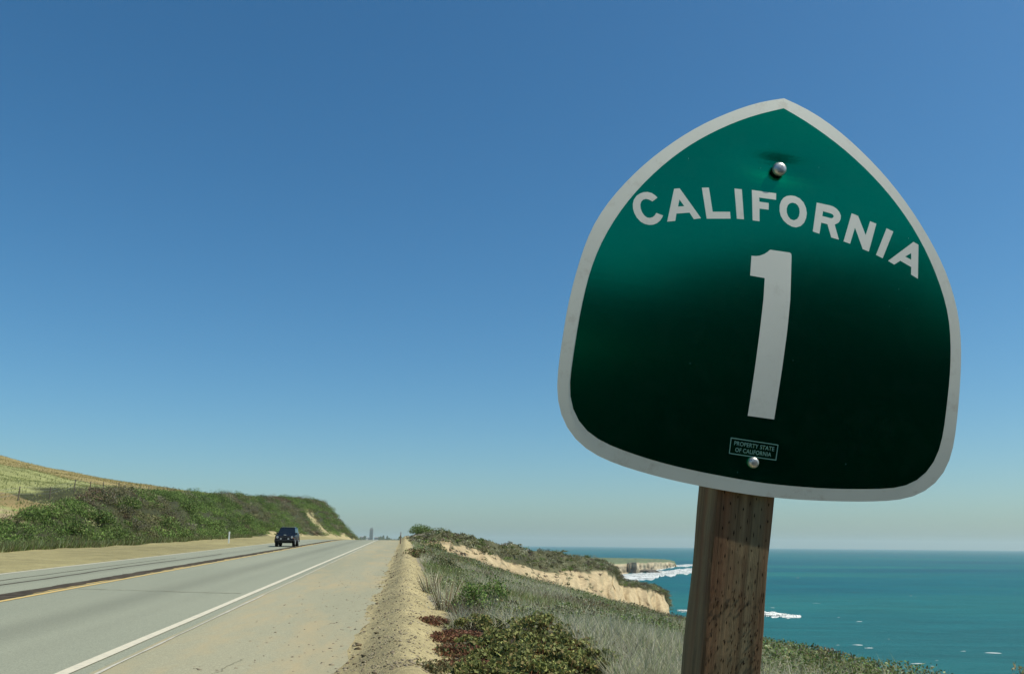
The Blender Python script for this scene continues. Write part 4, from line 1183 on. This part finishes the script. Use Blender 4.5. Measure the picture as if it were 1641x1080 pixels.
# cement-works tower and its sheds far down the coast
M['conc'] = plain('grey_concrete', (.26, .25, .23), .9, .1, var=.15, scale=.1)
tp = at(594.5, 868, 4000); o = empty('plant_tower', tp, RA)
bm = bmesh.new(); bm_box(bm, -7.5, 7.5, -7, 7, -10, 57)
shaft = from_bm('shaft', bm, M['conc'], o)
bm = bmesh.new()
for k in range(5): bm_box(bm, -9.2, 9.2, -9, 9, 8 + k * 10.5, 9.6 + k * 10.5)
from_bm('floor_deck', bm, M['conc'], o)
bm = bmesh.new(); bm_box(bm, -5, 5, -5, 5, 57, 61); bm_cyl(bm, (3, 0, 61), (3, 0, 66), .7); from_bm('headhouse', bm, M['conc'], o)
bm = bmesh.new(); bm_box(bm, -16, -7.5, -6, 6, -10, 17); from_bm('annex', bm, M['conc'], o)
tag(o, 'tall grey industrial tower far beyond the road crest', 'tower')
for x, y, w, h, lab, col in ((587.5, 868, 5.5, 17, 'small pale shed left of the far tower', (.62, .60, .55)), (581, 868, 12, 21, 'blocky grey works building left of the far tower', (.25, .25, .24)), (603, 868, 9, 19, 'small block building right of the far tower', (.22, .22, .21))):
    p = at(x, y, 3980); o = empty('works_building', p, RA)
    bm = bmesh.new(); bm_box(bm, -w, w, -8, 8, -10, h); from_bm('wall', bm, plain('works_wall', col, .9, .1), o)
    bm = bmesh.new(); v = [bm.verts.new(c) for c in ((-w - 1, -9, h), (w + 1, -9, h), (w + 1, 9, h), (-w - 1, 9, h), (-w - 1, 0, h + 3), (w + 1, 0, h + 3))]
    for f_ in ((0, 1, 5, 4), (2, 3, 4, 5), (0, 4, 3), (1, 2, 5)): bm.faces.new([v[i] for i in f_])
    from_bm('roof', bm, M['conc'], o); tag(o, lab, 'building')
# band of far trees
n = 9000
X = np.concatenate([rng.uniform(566, 586, n // 3), rng.uniform(606, 642, n - n // 3)])
Pc = np.array([tuple(at(float(x), 868, float(Y))) for x, Y in zip(X, rng.uniform(3500, 3900, n))])
hgt = (9 + 16 * np.clip(.5 + fbm(X * .35, X * 0, 1.0, 3), 0, 1)) * rng.random(n)
Pc[:, 2] += hgt
V, F, cc = leaves(Pc, 2.5 + 2.5 * rng.random(n), tints(n, DARKG))
tag(link('far_wood', mesh_np('far_wood', V, F, cc), M['leaf']), kind='stuff')

# ------------------------------------------------------------------ sea haze
bm = bmesh.new(); bm_box(bm, -17000, 17000, -17000, 17000, -33, 130)
hz = from_bm('haze', bm, None)
hm = bpy.data.materials.new('haze'); hm.use_nodes = True; hn = hm.node_tree; hn.nodes.clear()
out = hn.nodes.new('ShaderNodeOutputMaterial'); pv = hn.nodes.new('ShaderNodeVolumePrincipled')
pv.inputs['Color'].default_value = (.80, .91, .90, 1); pv.inputs['Density'].default_value = HAZE; pv.inputs['Anisotropy'].default_value = .2
hn.links.new(pv.outputs[0], out.inputs['Volume'])
hz.data.materials.append(hm); tag(hz, kind='stuff')
